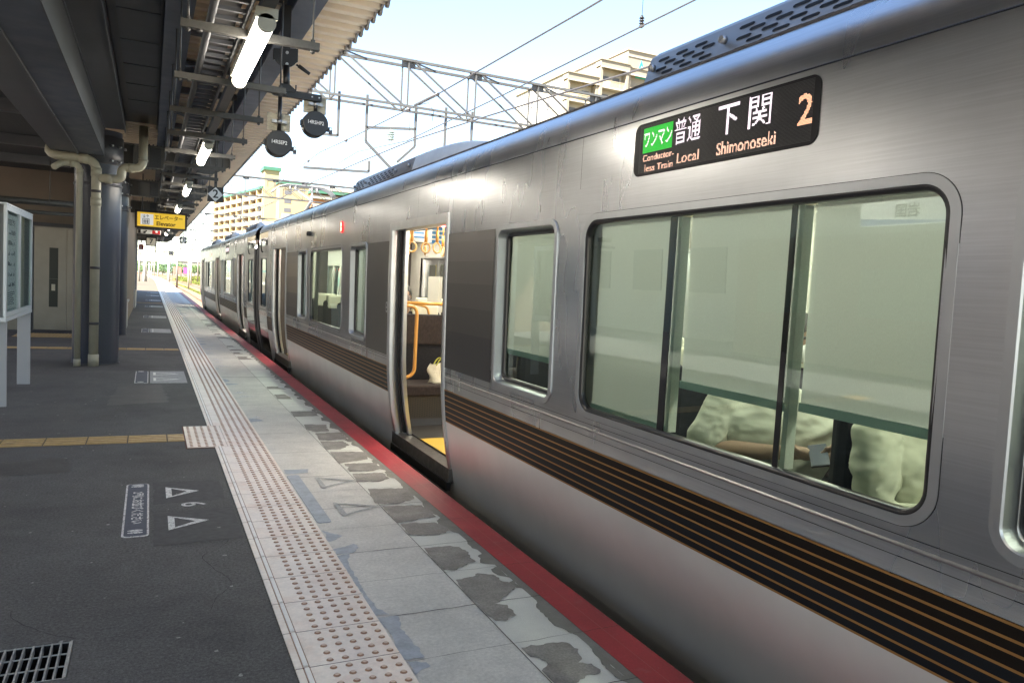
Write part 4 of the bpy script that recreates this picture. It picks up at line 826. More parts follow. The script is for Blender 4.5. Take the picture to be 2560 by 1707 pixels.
def seated(name_label, cx, yb, floor, shirt, hm, sx=.20, arms='phone', mask=False, lean=0, sh=1.0):
    """cx centre, yb = seat back plane, torso in front of it (-y)"""
    t = thing('person', (cx, yb-.25, floor), name_label, 'person', 'passengers in the train'); ys = yb-.19; twist = 46 if arms == 'phone' else 12 if arms == 'cross' else 0; S_ = lambda z: floor+z*sh
    nk = S_(1.04); rings = [((cx, ys, S_(.44)), .17, .13), ((cx, ys-.02, S_(.55)), .175, .145), ((cx, ys-.02, S_(.68)), .165, .135), ((cx+lean, ys-.01, S_(.82)), sx*.9, .13), ((cx+lean, ys, S_(.93)), sx*.98, .118), ((cx+lean, ys+.01, S_(1.0)), .165, .09), ((cx+lean, ys+.005, S_(1.045)), .085, .068), ((cx+lean, ys-.005, S_(1.07)), .06, .058)]
    tr = MB(); loft(tr, rings); bd = MB(); loft(bd, [(c, a*.82, b*.82) for c, a, b in rings[:-2]]); limb(bd, [(cx+lean, ys, S_(1.0)), (cx+lean, ys-.015, nk+.09), (cx+lean, ys-.03, nk+.15)], [.06,.054,.055])
    legs = []
    for s in (-1, 1):
        sh_ = Vector((cx+lean+s*sx*.92, ys, S_(.985)))
        if arms == 'phone': el = Vector((cx+s*(sx+.06), ys-.08, S_(.77))); q_ = Vector((1.91-(cx-.04)+s*.035, 2.22-(ys-.05)-s*.03)); c_, s_ = cos(radians(46)), sin(radians(46)); wr = Vector((cx+q_.x*c_-q_.y*s_, ys+q_.x*s_+q_.y*c_, .85))
        elif arms == 'cross': el = Vector((cx+s*(sx+.05), ys-.12, S_(.73))); wr = Vector((cx-s*.06, ys-.27, S_(.76+.03*s)))
        else: el = Vector((cx+s*(sx+.04), ys-.05, S_(.76))); wr = Vector((cx+s*.1, ys-.3, S_(.70)))
        if arms == 'cross': limb(tr, [sh_, sh_.lerp(el, .5), el, el.lerp(wr, .5), el.lerp(wr, .92)], [.078,.074,.066,.060,.050])
        else: limb(tr, [sh_, sh_.lerp(el, .45), sh_.lerp(el, .80)], [.078,.078,.084])
        limb(bd, [sh_, sh_.lerp(el, .5), el, el.lerp(wr, .35), wr], [.058,.05,.043,.042,.028])
        fd = (wr-el).normalized(); sd = Vector((0,0,1)).cross(fd).normalized()*s; P = wr+fd*.05; ud = fd.cross(sd)
        limb(bd, [wr, P-sd*.012, P+fd*.03], [.026,.024,.024], 10); limb(bd, [P+sd*.012, P+sd*.014+fd*.03], [.024,.023], 10)
        for o, L in ((-.028,.058),(-.010,.068),(.010,.064),(.027,.05)):
            b_ = P+fd*.04+sd*o; limb(bd, [b_, b_+fd*L*.5+Vector((0,0,.008)), b_+fd*L*.85+Vector((0,0,.022)), b_+fd*L*.9+Vector((0,0,.038))], [.0098,.0092,.0086,.0078], 8)
        b_ = P-fd*.005-sd*.028; limb(bd, [b_, b_+fd*.02-sd*.02+Vector((0,0,.01)), b_+fd*.045-sd*.018+Vector((0,0,.02))], [.012,.0105,.009], 8)
        legs.append(s)
    def tw(mm):
        c_, s_ = cos(-radians(twist)), sin(-radians(twist)); mm.v = [(cx+(p[0]-cx)*c_-(p[1]-ys)*s_-.04*(twist > 20), ys+(p[0]-cx)*s_+(p[1]-ys)*c_-.05*(twist > 20), p[2]) for p in mm.v]
    tw(tr); tw(bd)
    for s in legs:
        kn = Vector((cx+s*.13, ys-.47, floor+.50)); an = Vector((cx+s*.13, ys-.46, floor+.08)); limb(bd, [(cx+s*.09, ys-.02, floor+.50), kn, an], [.08,.058,.04]); limb(bd, [an, an+Vector((0,-.15,-.03))], [.04,.03])
    body = remesh(bd, 'body', skinm, t, .0075, 3); sh2 = remesh(tr, 'shirt', shirt, t, .011, 7, .012, 7, cx*7+yb)
    tr = MB()
    for s in (-1, 1): limb(tr, [(cx+s*.085, ys, floor+.49), (cx+s*.11, ys-.25, floor+.505), (cx+s*.13, ys-.47, floor+.50), (cx+s*.13, ys-.46, floor+.13)], [.10,.09,.078,.062])
    remesh(tr, 'trousers', trouser, t, .016, 5, .006, 8)
    head(t, cx+lean, ys-.045, nk+.245, hm, 0, mask); return t
TF = .07
p1_ = seated('seated passenger in a pale T-shirt holding a phone, behind the big window', 2.02, 2.66, TF, cloth_w, hairm, .265, 'phone', True, 0, .955)
t = thing('phone', (1.74, 2.13, .85), 'dark smartphone held by the passenger in the pale T-shirt', 'phone'); m = MB()
v = Matrix.Translation((1.89, 2.13, .868)) @ Matrix.Rotation(radians(-45), 4, 'Z') @ Matrix.Rotation(radians(-14), 4, 'Y') @ Matrix.Rotation(radians(24), 4, 'X')
def tbox(m, a, M): 
    q = MB().box(*a); m.add([M @ Vector(p) for p in q.v], q.f)
tbox(m, (-.036,-.075,-.004,.036,.075,.004), v); m.build('phone_body', black, t, bevel=.003); m = MB(); tbox(m, (-.033,-.07,.0042,.033,.07,.0048), v); m.build('screen', mat('phone_screen', (.05,.05,.05), .15, emit=((.6,.7,.8), .015)), t)
p2_ = seated('seated passenger in a cream top with crossed arms at the right of the big window', 1.95, 1.93, TF, cloth_c, brownh, .215, 'cross', False, 0, .955)
p3_ = seated('passenger in pale clothing seated behind the narrow window beside the open door', 1.95, 3.72, TF, cloth_w, hairm, .2, 'rest', False, 0, .93)
p4_ = seated('seated passenger with reddish brown fringe just above the dark seat back inside the open door', 2.03, 8.25, TF, cloth_c, brownh, .19, 'rest', False, -.02, .86)
p5_ = seated('seated passenger with short black hair farther back inside the open door', 2.30, 9.15, TF, cloth_w, hairm, .2, 'rest', False, 0, .95)
# bag on the seat beyond the door
t = thing('tote_bag', (2.12, 7.15, .47), 'off white canvas tote bag with yellow green handles standing on the dark train seat', 'bag')
m = MB(); rows = []
for k in range(9):
    z = .472+.19*k/8; w = .115-.012*sin(k*.9); d = .075-.045*k/8; rows.append([(2.135+w*cos(a)*(1+.06*sin(3*a+k)), 7.14+d*sin(a)*(1+.15*sin(2*a)), z+.008*sin(a*4+k*.3)) for a in [2*pi*i/24 for i in range(24)]])
m.grid(rows, True, closed=True); m.add(rows[0], [tuple(range(24))]); m.build('bag_body', mat('canvas', (.62,.58,.46), .9, bump=(14,.5,None,.02)), t)
m = MB(); [m.tube([(2.08+.12*k/10, 7.09+dy, .65+.07*sin(pi*k/10)) for k in range(11)], .007, 6) for dy in (0, .08)]; m.build('handles', mat('yellow_green', (.5,.5,.08), .7), t)
m = MB(); m.sphere((2.2, 7.1, .58), .05, 12, 8, (1,.6,1.1)); m.build('blue_pouch', mat('blue_cloth', (.12,.17,.35), .8), t)
# ================================================= CANOPY
cn = thing('platform_canopy', (-3, 0, 0), 'long platform canopy of beige corrugated sheet on dark steel beams over the left side', 'canopy')
m = MB(); rows = []; y = -8.
while y < 53: 
    for dy, z in ((0,3.615),(.07,3.615),(.095,3.545),(.175,3.545)): rows.append([(-7.6, y+dy, z), (.95, y+dy, z), (1.06, y+dy, z)])
    y += .2
m.grid(rows, False); m.build('corrugated_deck', soffit, cn)
m = MB(); y = -8.; rows = []
while y < 53:
    for k in range(6): a = pi*k/5; m.v and None
    pts = [(y+.005, 3.70), (y+.005, 3.60)]+[(y+.135-.04*cos(pi*k/5), 3.545-.035*sin(pi*k/5)) for k in range(6)]+[(y+.195, 3.60), (y+.195, 3.70)]
    m.prism(pts, lambda a, b, h: (h, a, b), 1.045, 1.066); y += .2
m.build('eave_closures', mat('eave_grey_edge', (.20,.18,.16), .6), cn)
def ibeam(x0, x1, y0, y1, zb, h, name='beam', mm=darkblue):
    m = MB(); xc = (x0+x1)/2; m.box(x0, y0, zb, x1, y1, zb+.014); m.box(xc-.006, y0, zb+.015, xc+.006, y1, zb+h-.015); m.box(x0, y0, zb+h-.014, x1, y1, zb+h); return m.build(name, mm, cn)
ibeam(.355, .535, -8, 52.8, 3.33, .20); ibeam(-.455, -.262, -8, 12.95, 3.33, .20); ibeam(-.455, -.262, 13.3, 52.8, 3.38, .15)
m = MB()
for y in [-7.2+1.2*k for k in range(50)]: m.beam((-.25, y, 3.5), (.36, y, 3.5), .05, .07)
m.build('purlins', darkgrey, cn)
m = MB()
for y in (3.1, 5.5, 7.9, 10.3): m.beam((-.26, y, 3.36), (-.02, y+.5, 3.52), .012, .012); m.add([(-.262,y+.3,3.50),(-.262,y+.8,3.50),(-.1,y+.55,3.42)], [(0,1,2)])
m.build('braces', darkblue, cn)
# transverse girders
for i, y in enumerate((13.1, 18.3, 24, 30, 36, 42, 48)):
    m = MB(); x0, x1 = (-.95, .60) if i == 0 else (-1.3, .60)
    m.box(x0, y-.008, 3.0, x1-.25, y+.008, 3.31); m.box(x0, y-.10, 2.985, x1-.25, y+.10, 2.999); m.box(x0, y-.10, 3.311, x1, y+.10, 3.326)
    m.add([(x1-.25,y,3.0),(x1-.25,y,3.31),(x1,y,3.31),(x1,y,3.14)], [(0,1,2,3)]); m.box(x1-.004, y-.09, 3.12, x1+.006, y+.09, 3.31)
    for x in (-.78, -.16): m.box(x-.006, y-.095, 3.0, x+.006, y-.009, 3.31)
    g = m.build('cross_girder', mat('girder_warm_grey', (.10,.10,.095), .5, nz=(3,.1)), cn); m = MB()
    for x in (-.53, -.43): 
        for k in range(6): m.cyl((x, y-.009, 3.03+k*.05), (x, y-.03, 3.03+k*.05), .013, 6)
    for k in range(9): m.cyl((-.62+k*.055, y-.06, 2.985), (-.62+k*.055, y-.06, 2.965), .013, 6); m.cyl((-.62+k*.055, y-.06, 3.326), (-.62+k*.055, y-.06, 3.35), .013, 6)
    m.box(-.56, y-.013, 3.01, -.40, y-.0085, 3.30); m.build('girder_bolts', darkgrey, g)
# ---- big overhead footbridge girder at the left with its underside panels
fb = thing('overhead_bridge', (-1.5, 4, 0), 'dark steel box girder and ribbed underside of the bridge deck at the upper left', 'bridge')
m = MB(); m.prism([(-1.80,3.03),(-1.475,3.022),(-1.455,3.03),(-1.14,3.03),(-1.14,3.5),(-1.9,3.5)], lambda a, b, h: (a, h, b), -6, 12.45); m.build('box_girder', browngrey, fb)
m = MB(); m.box(-1.452, -6, 3.024, -1.146, 12.45, 3.029); m.build('girder_soffit', darkblue, fb)
m = MB(); m.box(-1.478, -6, 3.0, -1.455, 12.45, 3.021); m.box(-1.146, -6, 3.018, -1.136, 12.45, 3.03); m.build('girder_flange_edges', browngrey, fb)
m = MB(); m.box(-1.13, -6, 3.41, -.88, 12.40, 3.5); m.build('upper_girder', browngrey, fb); m = MB(); m.box(-1.139, -6, 3.385, -1.128, 12.4, 3.41); m.box(-.882, -6, 3.37, -.872, 12.4, 3.5); m.build('upper_flange_edges', browngrey, fb)
m = MB()
k = 0; y = -5.8
while y < 11.4: m.box(-.80, y, 3.50+.004*(k % 2), -.475, y+.44, 3.512+.004*(k % 2)); y += .455; k += 1
m.build('underside_panels', mat('blue_grey_panel', (.085,.092,.105), .5, nz=(4,.1)), fb)
m = MB(); m.box(-.875, -6, 3.525, -.455, 12.3, 3.535); m.box(-.475, -6, 3.46, -.462, 12.3, 3.525); m.build('panel_backing', black, fb)
m = MB(); m.box(-7.4, -6, 3.40, -1.85, 19, 3.45); m.build('dark_ceiling', mat('dark_ceiling_sheet', (.02,.022,.025), .7, bump=(6,.5,(6,.05,1),.02)), fb)
m = MB()
for y in (8, 11, 14, 16.5): m.box(-7.4, y, 3.25, -1.9, y+.15, 3.399)
m.build('ceiling_ribs', darkgrey, fb)
# ---- columns
def column(cx, cy, r, label, head=True, top=3.42):
    t = thing('steel_column', (cx, cy, 0), label, 'column', 'round steel columns'); m = MB(); m.cyl((cx, cy, .0), (cx, cy, top), r, 48, caps=False); m.build('shaft', mat('column_blue_grey', (.045,.053,.074), .38, nz=[(1.5,.08),(6,.05,(1,1,.2))], rn=(3,.06)), t)
    m = MB(); m.cyl((cx, cy, 0), (cx, cy, .012), r+.02, 40)
    m.build('base_plate', darkgrey, t)
    if head:
        m = MB(); m.cyl((cx, cy, 2.93), (cx, cy, 3.34), r+.018, 48); m.cyl((cx, cy, 2.62), (cx, cy, 2.65), r+.012, 48); m.build('head_collar', mat('column_head_grey', (.07,.075,.09), .45), t)
        m = MB(); [m.cyl((cx+(r+.02)*cos(a), cy+(r+.02)*sin(a), z), (cx+(r+.06)*cos(a), cy+(r+.06)*sin(a), z), .014, 8) for a in (-1.0,-.6,-.2,.1) for z in (3.2,2.98,2.72)]; m.build('head_bolts', bolt, t)
    return t
column(-1.235, 12.9, .31, 'thick blue grey round steel column with two cream drain pipes in front of it')
column(-1.265, 18.25, .31, 'second round steel column, partly hidden behind the nearer thick column', True, 3.5)
for k, y in enumerate((36, 42, 48)): column(-1.3, y, .12, '%s slim canopy column beyond the lift shaft' % ('nearest', 'middle', 'farthest')[k], False, 3.5)
# ---- pipes
PY = 12.44
def dp(name, pts, r, label, joints=(), straps=()):
    t = thing(name, pts[0], label, 'drain pipe', 'cream drain pipes'); m = MB(); m.pipe(pts, r, 20, r*2.6); m.build('pipe', pipem, t); m = MB()
    for a, b in joints: m.cyl(a, b, r*1.12, 20)
    if joints: m.build('pipe_sockets', pipem, t)
    m = MB()
    for p in straps: m.cyl((p[0], p[1], p[2]-.018), (p[0], p[1], p[2]+.018), r*1.08, 20); m.box(p[0]-.05, p[1], p[2]-.012, p[0]+.05, p[1]+.16, p[2]+.012)
    if straps: m.build('pipe_straps', mat('strap_dark', (.05,.05,.055), .5), t)
    return t
a = -1.235
dp('drain_pipe', [(a,PY,0),(a,PY,2.95),(-1.82,PY,2.96),(-1.82,PY+.5,3.3)], .062, 'wider cream drain pipe with dark straps running down the front of the thick column', [((a,PY,.0),(a,PY,.17)),((a,PY,2.3),(a,PY,2.42)),((a,PY,2.72),(a,PY,2.84)),((-1.45,PY,2.952),(-1.34,PY,2.95))], [(a,PY,.62),(a,PY,1.42),(a,PY,2.51)])
b = -1.44
dp('drain_pipe', [(b,PY,0),(b,PY,2.865),(-1.66,PY,2.87),(-1.74,PY-.15,2.78)], .042, 'narrow cream drain pipe at the left edge of the thick column', [((b,PY,.0),(b,PY,.1)),((b,PY,2.74),(b,PY,2.80)),((-1.56,PY,2.866),(-1.50,PY,2.866))])
dp('drain_pipe', [(a+.03,PY-.01,2.70),(-.915,PY,2.71),(-.915,PY,2.885),(-.64,PY-.02,2.89),(-.64,PY-.02,3.5)], .060, 'cream branch pipe bending from the thick column up to the deck', [((-1.13,PY,2.70),(-1.03,PY,2.705)),((-.83,PY,2.888),(-.75,PY,2.889)),((-.64,PY-.02,3.0),(-.64,PY-.02,3.03))])
t = thing('conduit_pipe', (-3, 16, 2.6), 'grey horizontal pipes hung under the dark ceiling in front of the lift wall', 'pipe'); m = MB(); m.cyl((-7, 16.4, 2.52), (-1.5, 16.4, 2.56), .06, 14); m.cyl((-7, 16.2, 2.33), (-1.4, 16.2, 2.36), .035, 12); m.build('pipe', galv, t); m = MB(); [m.cyl((x, 16.3, 2.5), (x, 16.3, 3.4), .008, 6) for x in (-5,-3.2,-2.2)]; m.build('hanger_rods', galv, t)
# ---- cable ladder, support bars, lamp duct
t = thing('cable_ladder', (-.17, 10, 2.75), 'long grey cable ladder with rungs hung below the canopy', 'cable tray'); m = MB()
m.cyl((-.255, -6, 2.785), (-.255, 40, 2.785), .021, 10); m.box(-.10, -6, 2.76, -.085, 40, 2.81); m.build('side_rails', mat('tray_grey', (.085,.088,.095), .5, .3), t); m = MB(); y = -5.9
while y < 34: m.box(-.25, y, 2.775, -.09, y+.022, 2.795); y += .155
m.build('rungs', mat('tray_grey', (.085,.088,.095), .5, .3), t); m = MB(); m.box(-.235, -6, 2.835, -.115, 40, 2.85); m.build('tray_cables', mat('dark_cables', (.035,.033,.032), .7), t)
t = thing('lamp_duct', (-.03, 10, 2.76), 'square grey steel duct that carries the row of platform lamps', 'duct'); m = MB(); m.box(-.058, -6, 2.745, .006, 40, 2.79); m.build('duct', mat('duct_grey', (.10,.103,.11), .5, .3, nz=(3,.1)), t)
bs = None; k = 0; y = 4.34-1.15*8
while y < 34:
    if bs is None:
        bs = thing('support_bar', (0, y, 2.72), 'slotted galvanised support bar on threaded rods crossing under the cable ladder', 'support bar', 'support bars under the cable ladder'); bs['_w'] = (0, y, 2.72)
        m = MB(); m.box(-.40, y-.02, 2.70, .30, y+.02, 2.74); m.build('channel', galv, bs); m = MB()
        for x, zt in ((-.365, 3.34), (.265, 3.52)): m.cyl((x, y, 2.68), (x, y, zt), .0055, 8); m.cyl((x, y, 2.685), (x, y, 2.70), .013, 6); m.cyl((x, y, 2.742), (x, y, 2.755), .013, 6)
        m.cyl((-.31, y, 2.69), (-.31, y, 2.70), .015, 6); m.build('threaded_rods', mat('rod_dark', (.10,.10,.10), .5, .6), bs)
        m = MB(); m.box(-.38, y-.02, 3.33, -.35, y+.02, 3.37); m.box(.24, y-.03, 3.50, .29, y+.03, 3.54); m.build('beam_clamps', galv, bs)
    else:
        pass
    y += 1.15; k += 1
for j in range(1, k): copytree(bs, (0, 1.15*j, 0))
# ---- lamps
tube_m = mat('lamp_tube_glow', (.9,.85,.75), .4, emit=((1,.91,.78), LAMP)); lampbody = mat('lamp_housing', (.55,.54,.48), .45)
def lamp(y, x=-.03, zt=2.745, label='lit tube lamp'):
    t = thing('platform_lamp', (x, y+.65, zt-.1), label, 'lamp', 'tube lamps in a row under the canopy'); m = MB(); m.box(x-.046, y, zt-.045, x+.046, y+1.28, zt-.002); h = m.build('housing', lampbody, t)
    m = MB(); m.prism([(x+.040*cos(a), zt-.072+.040*sin(a)) for a in [2*pi*i/20 for i in range(20)]], lambda a, b, hh: (a, hh, b), y+.02, y+1.26, True); m.build('glowing_tube', tube_m, t)
    m = MB()
    for yy in (y-.004, y+1.262): m.prism([(x+.044*cos(a), zt-.072+.044*sin(a)) for a in [2*pi*i/20 for i in range(20)]], lambda a, b, hh: (a, hh, b), yy, yy+.022); m.box(x-.052, yy, zt-.05, x+.052, yy+.022, zt)
    m.build('end_caps', mat('lamp_end_cap', (.5,.49,.4), .5), t); return t
names = ['behind the camera', 'nearest lit lamp, large at the top centre', 'second in the row, left of the round signals', 'third lit lamp in the row', 'fourth lit lamp, right above the yellow lift sign', 'fifth lamp', 'sixth lamp']
for k in range(-1, 7):
    y = 3.93+4.06*k
    if k == -1: lamp(y, label='tube lamp of the row out of view behind the camera')
    elif k <= 3: lamp(y, label='lit tube lamp under the canopy, '+names[k+1])
    else: lamp(y, label='distant lit tube lamp beyond the yellow lift sign, %s of the row' % ('fifth','sixth','seventh')[k-4])
for y in (-6, -2, 2, 6, 10, 14): lamp(y, -4.2, 3.2, 'added unseen tube lamp over the other side of the platform, at %d m' % (y+6));  # second lamp row, unseen, added to light the platform and train side
# ---- round signals on bracket
sg = thing('round_signal_pair', (.3, 5.62, 2.6), 'black pivoting bracket with a lever under the canopy beam carrying the two round signals', 'signal bracket')
B = black; yS = 5.62; m = MB()
pts = [(.228,2.95),(.228,3.03),(.394,3.055),(.395,2.965)]+[(.313+.083*cos(a), 3.0+.083*sin(a)) for a in [-.5-2.1*k/8 for k in range(9)]]
m.prism(pts, lambda a, b, h: (a, h, b), yS-.012, yS+.012); m.build('pivot_plate', B, sg, bevel=.002)
m = MB(); m.cyl((.319, yS-.012, 3.015), (.319, yS-.022, 3.015), .010, 12); m.cyl((.320, yS-.012, 2.937), (.320, yS-.022, 2.937), .010, 12); m.build('pivot_bolts', bolt, sg)
m = MB(); m.cyl((.318, yS, 2.93), (.326, yS, 2.77), .023, 20); m.build('drop_tube', B, sg); m = MB(); m.cyl((.385, yS-.01, 2.945), (.42, yS-.015, 2.925), .007, 10); m.cyl((.40, yS-.015, 2.938), (.478, yS-.02, 2.893), .014, 12, .012); m.build('lever_grip', blacksat, sg)
m = MB(); m.prism([(.268,2.765),(.285,2.797),(.34,2.797),(.385,2.765),(.39,2.75),(.268,2.75)], lambda a, b, h: (a, h, b), yS-.03, yS+.03); m.build('arm_bracket', B, sg)
m = MB(); m.beam((.245, yS, 2.738), (.568, yS, 2.738), .04, .045); m.cyl((.25, yS-.025, 2.742), (.25, yS+.025, 2.742), .026, 14); m.build('cross_arm', B, sg)
m = MB(); m.cyl((.385, yS-.025, 2.75), (.385, yS-.025, 2.80), .005, 8); m.build('arm_pin', B, sg)
m = MB(); [m.cyl((x, yS-.02, 2.738), (x, yS-.026, 2.738), .006, 8) for x in (.315, .50, .55)]; m.build('arm_bolts', bolt, sg)
m = MB(); m.box(.29, yS-.01, 3.04, .34, yS+.01, 3.34); m.build('bracket_stem', B, sg)
def signal(x, z, ztop, zb, code, label):
    t = thing('round_signal', (x, yS, z), label, 'signal', 'black round signals'); r = .089
    m = MB(); m.cyl((x, yS-.035, z), (x, yS+.07, z), r, 44); m.build('signal_body', B, t, bevel=.005); m = MB(); m.cyl((x, yS, z+r-.005), (x, yS, ztop), .0135, 14); m.build('hanger_rod', B, t)
    m = MB(); m.box(x-.08, yS+.03, zb-.06, x+.08, yS+.038, zb+.06); m.build('wooden_backboard', mat('weathered_board', (.42,.39,.30), .8, nz=[(30,.3,(1,1,6))], nz2=(40,(.12,.10,.08),.6,.75,(1,1,3))), t)
    m = MB(); m.cyl((x, yS, zb-.015), (x, yS, zb+.015), .018, 16); m.box(x-.05, yS-.004, zb-.010, x+.05, yS+.03, zb+.010); [m.cyl((x+s*.033, yS-.012, zb), (x+s*.033, yS+.0, zb), .010, 10) for s in (-1, 1)]; m.build('pipe_clamp', bolt, t)
    m = MB(); addtext(m, code, .036, (x-.002, yS-.0365, z+.006), (.9995,0,-.03), Z, bold=.0004, sx=.86); m.build('lettering', white, t)
    m = MB(); m.box(x-r-.012, yS-.02, z-.015, x-r+.012, yS+.03, z+.02); m.box(x+r-.01, yS-.02, z-.04, x+r+.014, yS+.01, z-.01); m.build('hinge_lugs', B, t)
    m = MB(); c = (x+r+.019, yS-.02, z-.03); m.box(c[0]-.012, yS-.026, c[2]-.03, c[0]+.012, yS-.012, c[2]); m.tube([(c[0]-.009, yS-.02, c[2]-.001), (c[0]-.009, yS-.02, c[2]+.014), (c[0], yS-.02, c[2]+.023), (c[0]+.009, yS-.02, c[2]+.014), (c[0]+.009, yS-.02, c[2]-.001)], .003, 6); m.build('padlock', mat('padlock_grey', (.08,.08,.085), .4, .6), t)
signal(.284, 2.383, 2.72, 2.538, '14RSEP2', 'lower black round signal lettered 14RSEP2, left of the pair')
signal(.531, 2.553, 2.72, 2.695, '14RSHP2', 'higher black round signal lettered 14RSHP2, right of the pair')
# ---- signs
def signbox(name, x0, x1, y, z0, z1, border, face, label, cat, b=.035, d=.08, group=None):
    t = thing(name, ((x0+x1)/2, y, z0), label, cat, group); m = MB(); m.box(x0, y, z0, x1, y+d, z1); m.build('sign_case', border, t)
    m = MB(); m.box(x0+b, y-.004, z0+b, x1-b, y-.001, z1-b); m.build('sign_face', face, t); return t
yel = mat('sign_yellow', (.62,.42,.03), .5, emit=((1,.62,.05), .07)); blk = black
t = signbox('elevator_sign', -.845, .225, 19.0, 2.345, 2.745, mat('sign_brown_black', (.03,.02,.018), .4), yel, 'yellow hanging sign with a white lift pictogram and the word Elevator', 'sign', .045)
m = MB(); addtext(m, 'エレベーター', .115, (-.158, 18.99, 2.60), X, Z, bold=.002, sx=.86); addtext(m, 'Elevator', .125, (-.215, 18.99, 2.465), X, Z, bold=.003, sx=.95); m.build('lettering', mat('sign_ink', (.02,.015,.01), .6), t)
m = MB(); m.box(-.735, 18.990, 2.425, -.475, 18.993, 2.665); w_ = m.build('pictogram_panel', mat('lit_white_panel', (.85,.85,.83), .5, emit=((1,1,.97), .05)), t)
m = MB(); y = 18.987
for a in ((-.695,2.435,-.555,2.445),(-.695,2.555,-.555,2.565),(-.695,2.435,-.685,2.565),(-.565,2.435,-.555,2.565)): m.box(a[0], y, a[1], a[2], y+.002, a[3])
for x in (-.66, -.625, -.59): m.cyl((x, y, 2.537), (x, y+.002, 2.537), .008, 10); m.prism([(x-.012,2.525),(x+.012,2.525),(x+.008,2.455),(x-.008,2.455)], lambda a, b, h: (a, h, b), y, y+.002)
for x, s in ((-.66,-1),(-.59,1)): m.box(x-.004, y, 2.585, x+.004, y+.002, 2.645); m.prism([(x, 2.615+s*.033), (x-.025, 2.615+s*.008), (x-.025, 2.615-s*.004+s*.0), (x, 2.615+s*.02), (x+.025, 2.615-s*.004), (x+.025, 2.615+s*.008)], lambda a, b, h: (a, h, b), y, y+.002)
m.build('lift_pictogram', blk, t); m = MB(); [m.cyl((x, 19.04, 2.745), (x, 19.04, 3.55), .012, 8) for x in (-.7, .1)]; m.build('hanger_rods', darkgrey, t)
def stop(x0, x1, y, z0, z1, num, label):
    t = thing('stop_position_sign', ((x0+x1)/2, y, z0), label, 'sign', 'diamond stopping position signs'); m = MB(); m.box(x0, y, z0, x1, y+.015, z1); m.build('sign_plate', black, t); cx, cz = (x0+x1)/2, (z0+z1)/2; h = (z1-z0)*.49; w = (x1-x0)*.47
    m = MB(); m.prism([(cx-w,cz),(cx,cz-h),(cx+w,cz),(cx,cz+h)], lambda a, b, hh: (a, hh, b), y-.004, y-.001); m.build('diamond', mat('sign_grey_white', (.85,.85,.82), .5), t)
    m = MB(); addtext(m, num, (z1-z0)*.78, (cx, y-.006, cz+.01*(z1-z0)), X, Z, bold=.004*(z1-z0)*3); m.build('lettering', black, t); return t
t = stop(.213, .436, 12.0, 2.478, 2.695, '2', 'black and white diamond stopping sign numbered 2, nearest of the diamond signs')
m = MB(); m.box(.305, 12.018, 2.65, .345, 12.04, 3.5); h_ = m.build('slotted_channel', galv, t); m = MB(); [m.box(.318, 12.0165, 2.75+.05*k, .332, 12.0178, 2.775+.05*k) for k in range(15)]; m.build('channel_slots', slot, h_)
t = stop(.422, .655, 30, 2.413, 2.64, '3', 'diamond stopping sign numbered 3 hanging right of the yellow lift sign'); m = MB(); m.cyl((.54,30.01,2.64),(.54,30.01,3.52),.012,8); m.build('hanger_rod', darkgrey, t)
t = stop(.43, .675, 48, 2.27, 2.49, '8', 'small distant diamond stopping sign numbered 8 on a bracket arm'); m = MB(); m.cyl((-.26,48.02,2.37),(.43,48.02,2.38),.012,8); m.cyl((-.26,48.02,2.36),(-.27,48.02,3.5),.02,8); m.cyl((-.26,48.02,2.62),(.05,48.02,2.38),.01,8); m.build('bracket_arm', darkgrey, t)
t = signbox('track_number_sign', -.70, -.315, 33, 2.325, 2.665, blk, mat('sign_cream', (.75,.66,.5), .5, emit=((1,.85,.62), .03)), 'framed cream sign with the number 7 under the canopy', 'sign', .035); m = MB(); addtext(m, '7', .26, (-.505, 32.99, 2.495), X, Z, bold=.006); m.build('lettering', blk, t); m = MB(); [m.cyl((x,33.04,2.66),(x,33.04,3.5),.012,8) for x in (-.66,-.35)]; m.build('hanger_rods', darkgrey, t)
t = signbox('emergency_button_sign', -.935, -.77, 33.0, 2.16, 2.365, mat('sign_red', (.5,.02,.02), .5), mat('sign_red', (.5,.02,.02), .5), 'small red emergency button sign below and left of the number 7 sign', 'sign', .01, .05); m = MB(); m.box(-.87, 32.99, 2.2, -.84, 32.994, 2.28); m.cyl((-.855,32.99,2.22),(-.855,32.994,2.22),.03,12); [m.cyl((-.9+.045*k,32.99,2.32),(-.9+.045*k,32.994,2.32),.014,10) for k in range(3)]; m.build('hand_symbol', white, t); m = MB(); m.cyl((-.85,33.03,2.36),(-.85,33.03,3.5),.012,8); m.build('hanger_rod', darkgrey, t)
t = signbox('exit_sign', -.89, -.25, 25, 2.46, 2.585, lightgrey, white, 'long white exit sign with arrow and red panel, just below the yellow lift sign', 'sign', .008, .06); m = MB(); m.box(-.48, 24.99, 2.47, -.27, 24.994, 2.575); m.build('red_panel', mat('sign_red', (.5,.02,.02), .5), t); m = MB(); m.prism([(-.72,2.48),(-.65,2.48),(-.67,2.50),(-.62,2.55),(-.64,2.57),(-.69,2.52),(-.71,2.54)], lambda a, b, h: (a, h, b), 24.988, 24.992); m.box(-.86, 24.988, 2.47, -.79, 24.993, 2.575); m.build('arrow', blk, t); m = MB(); m.cyl((-.37,24.985,2.54),(-.37,24.989,2.54),.035,14); m.build('white_symbol', white, t); m = MB(); [m.cyl((x,25.03,2.58),(x,25.03,3.5),.01,8) for x in (-.8,-.35)]; m.build('hanger_rods', darkgrey, t)
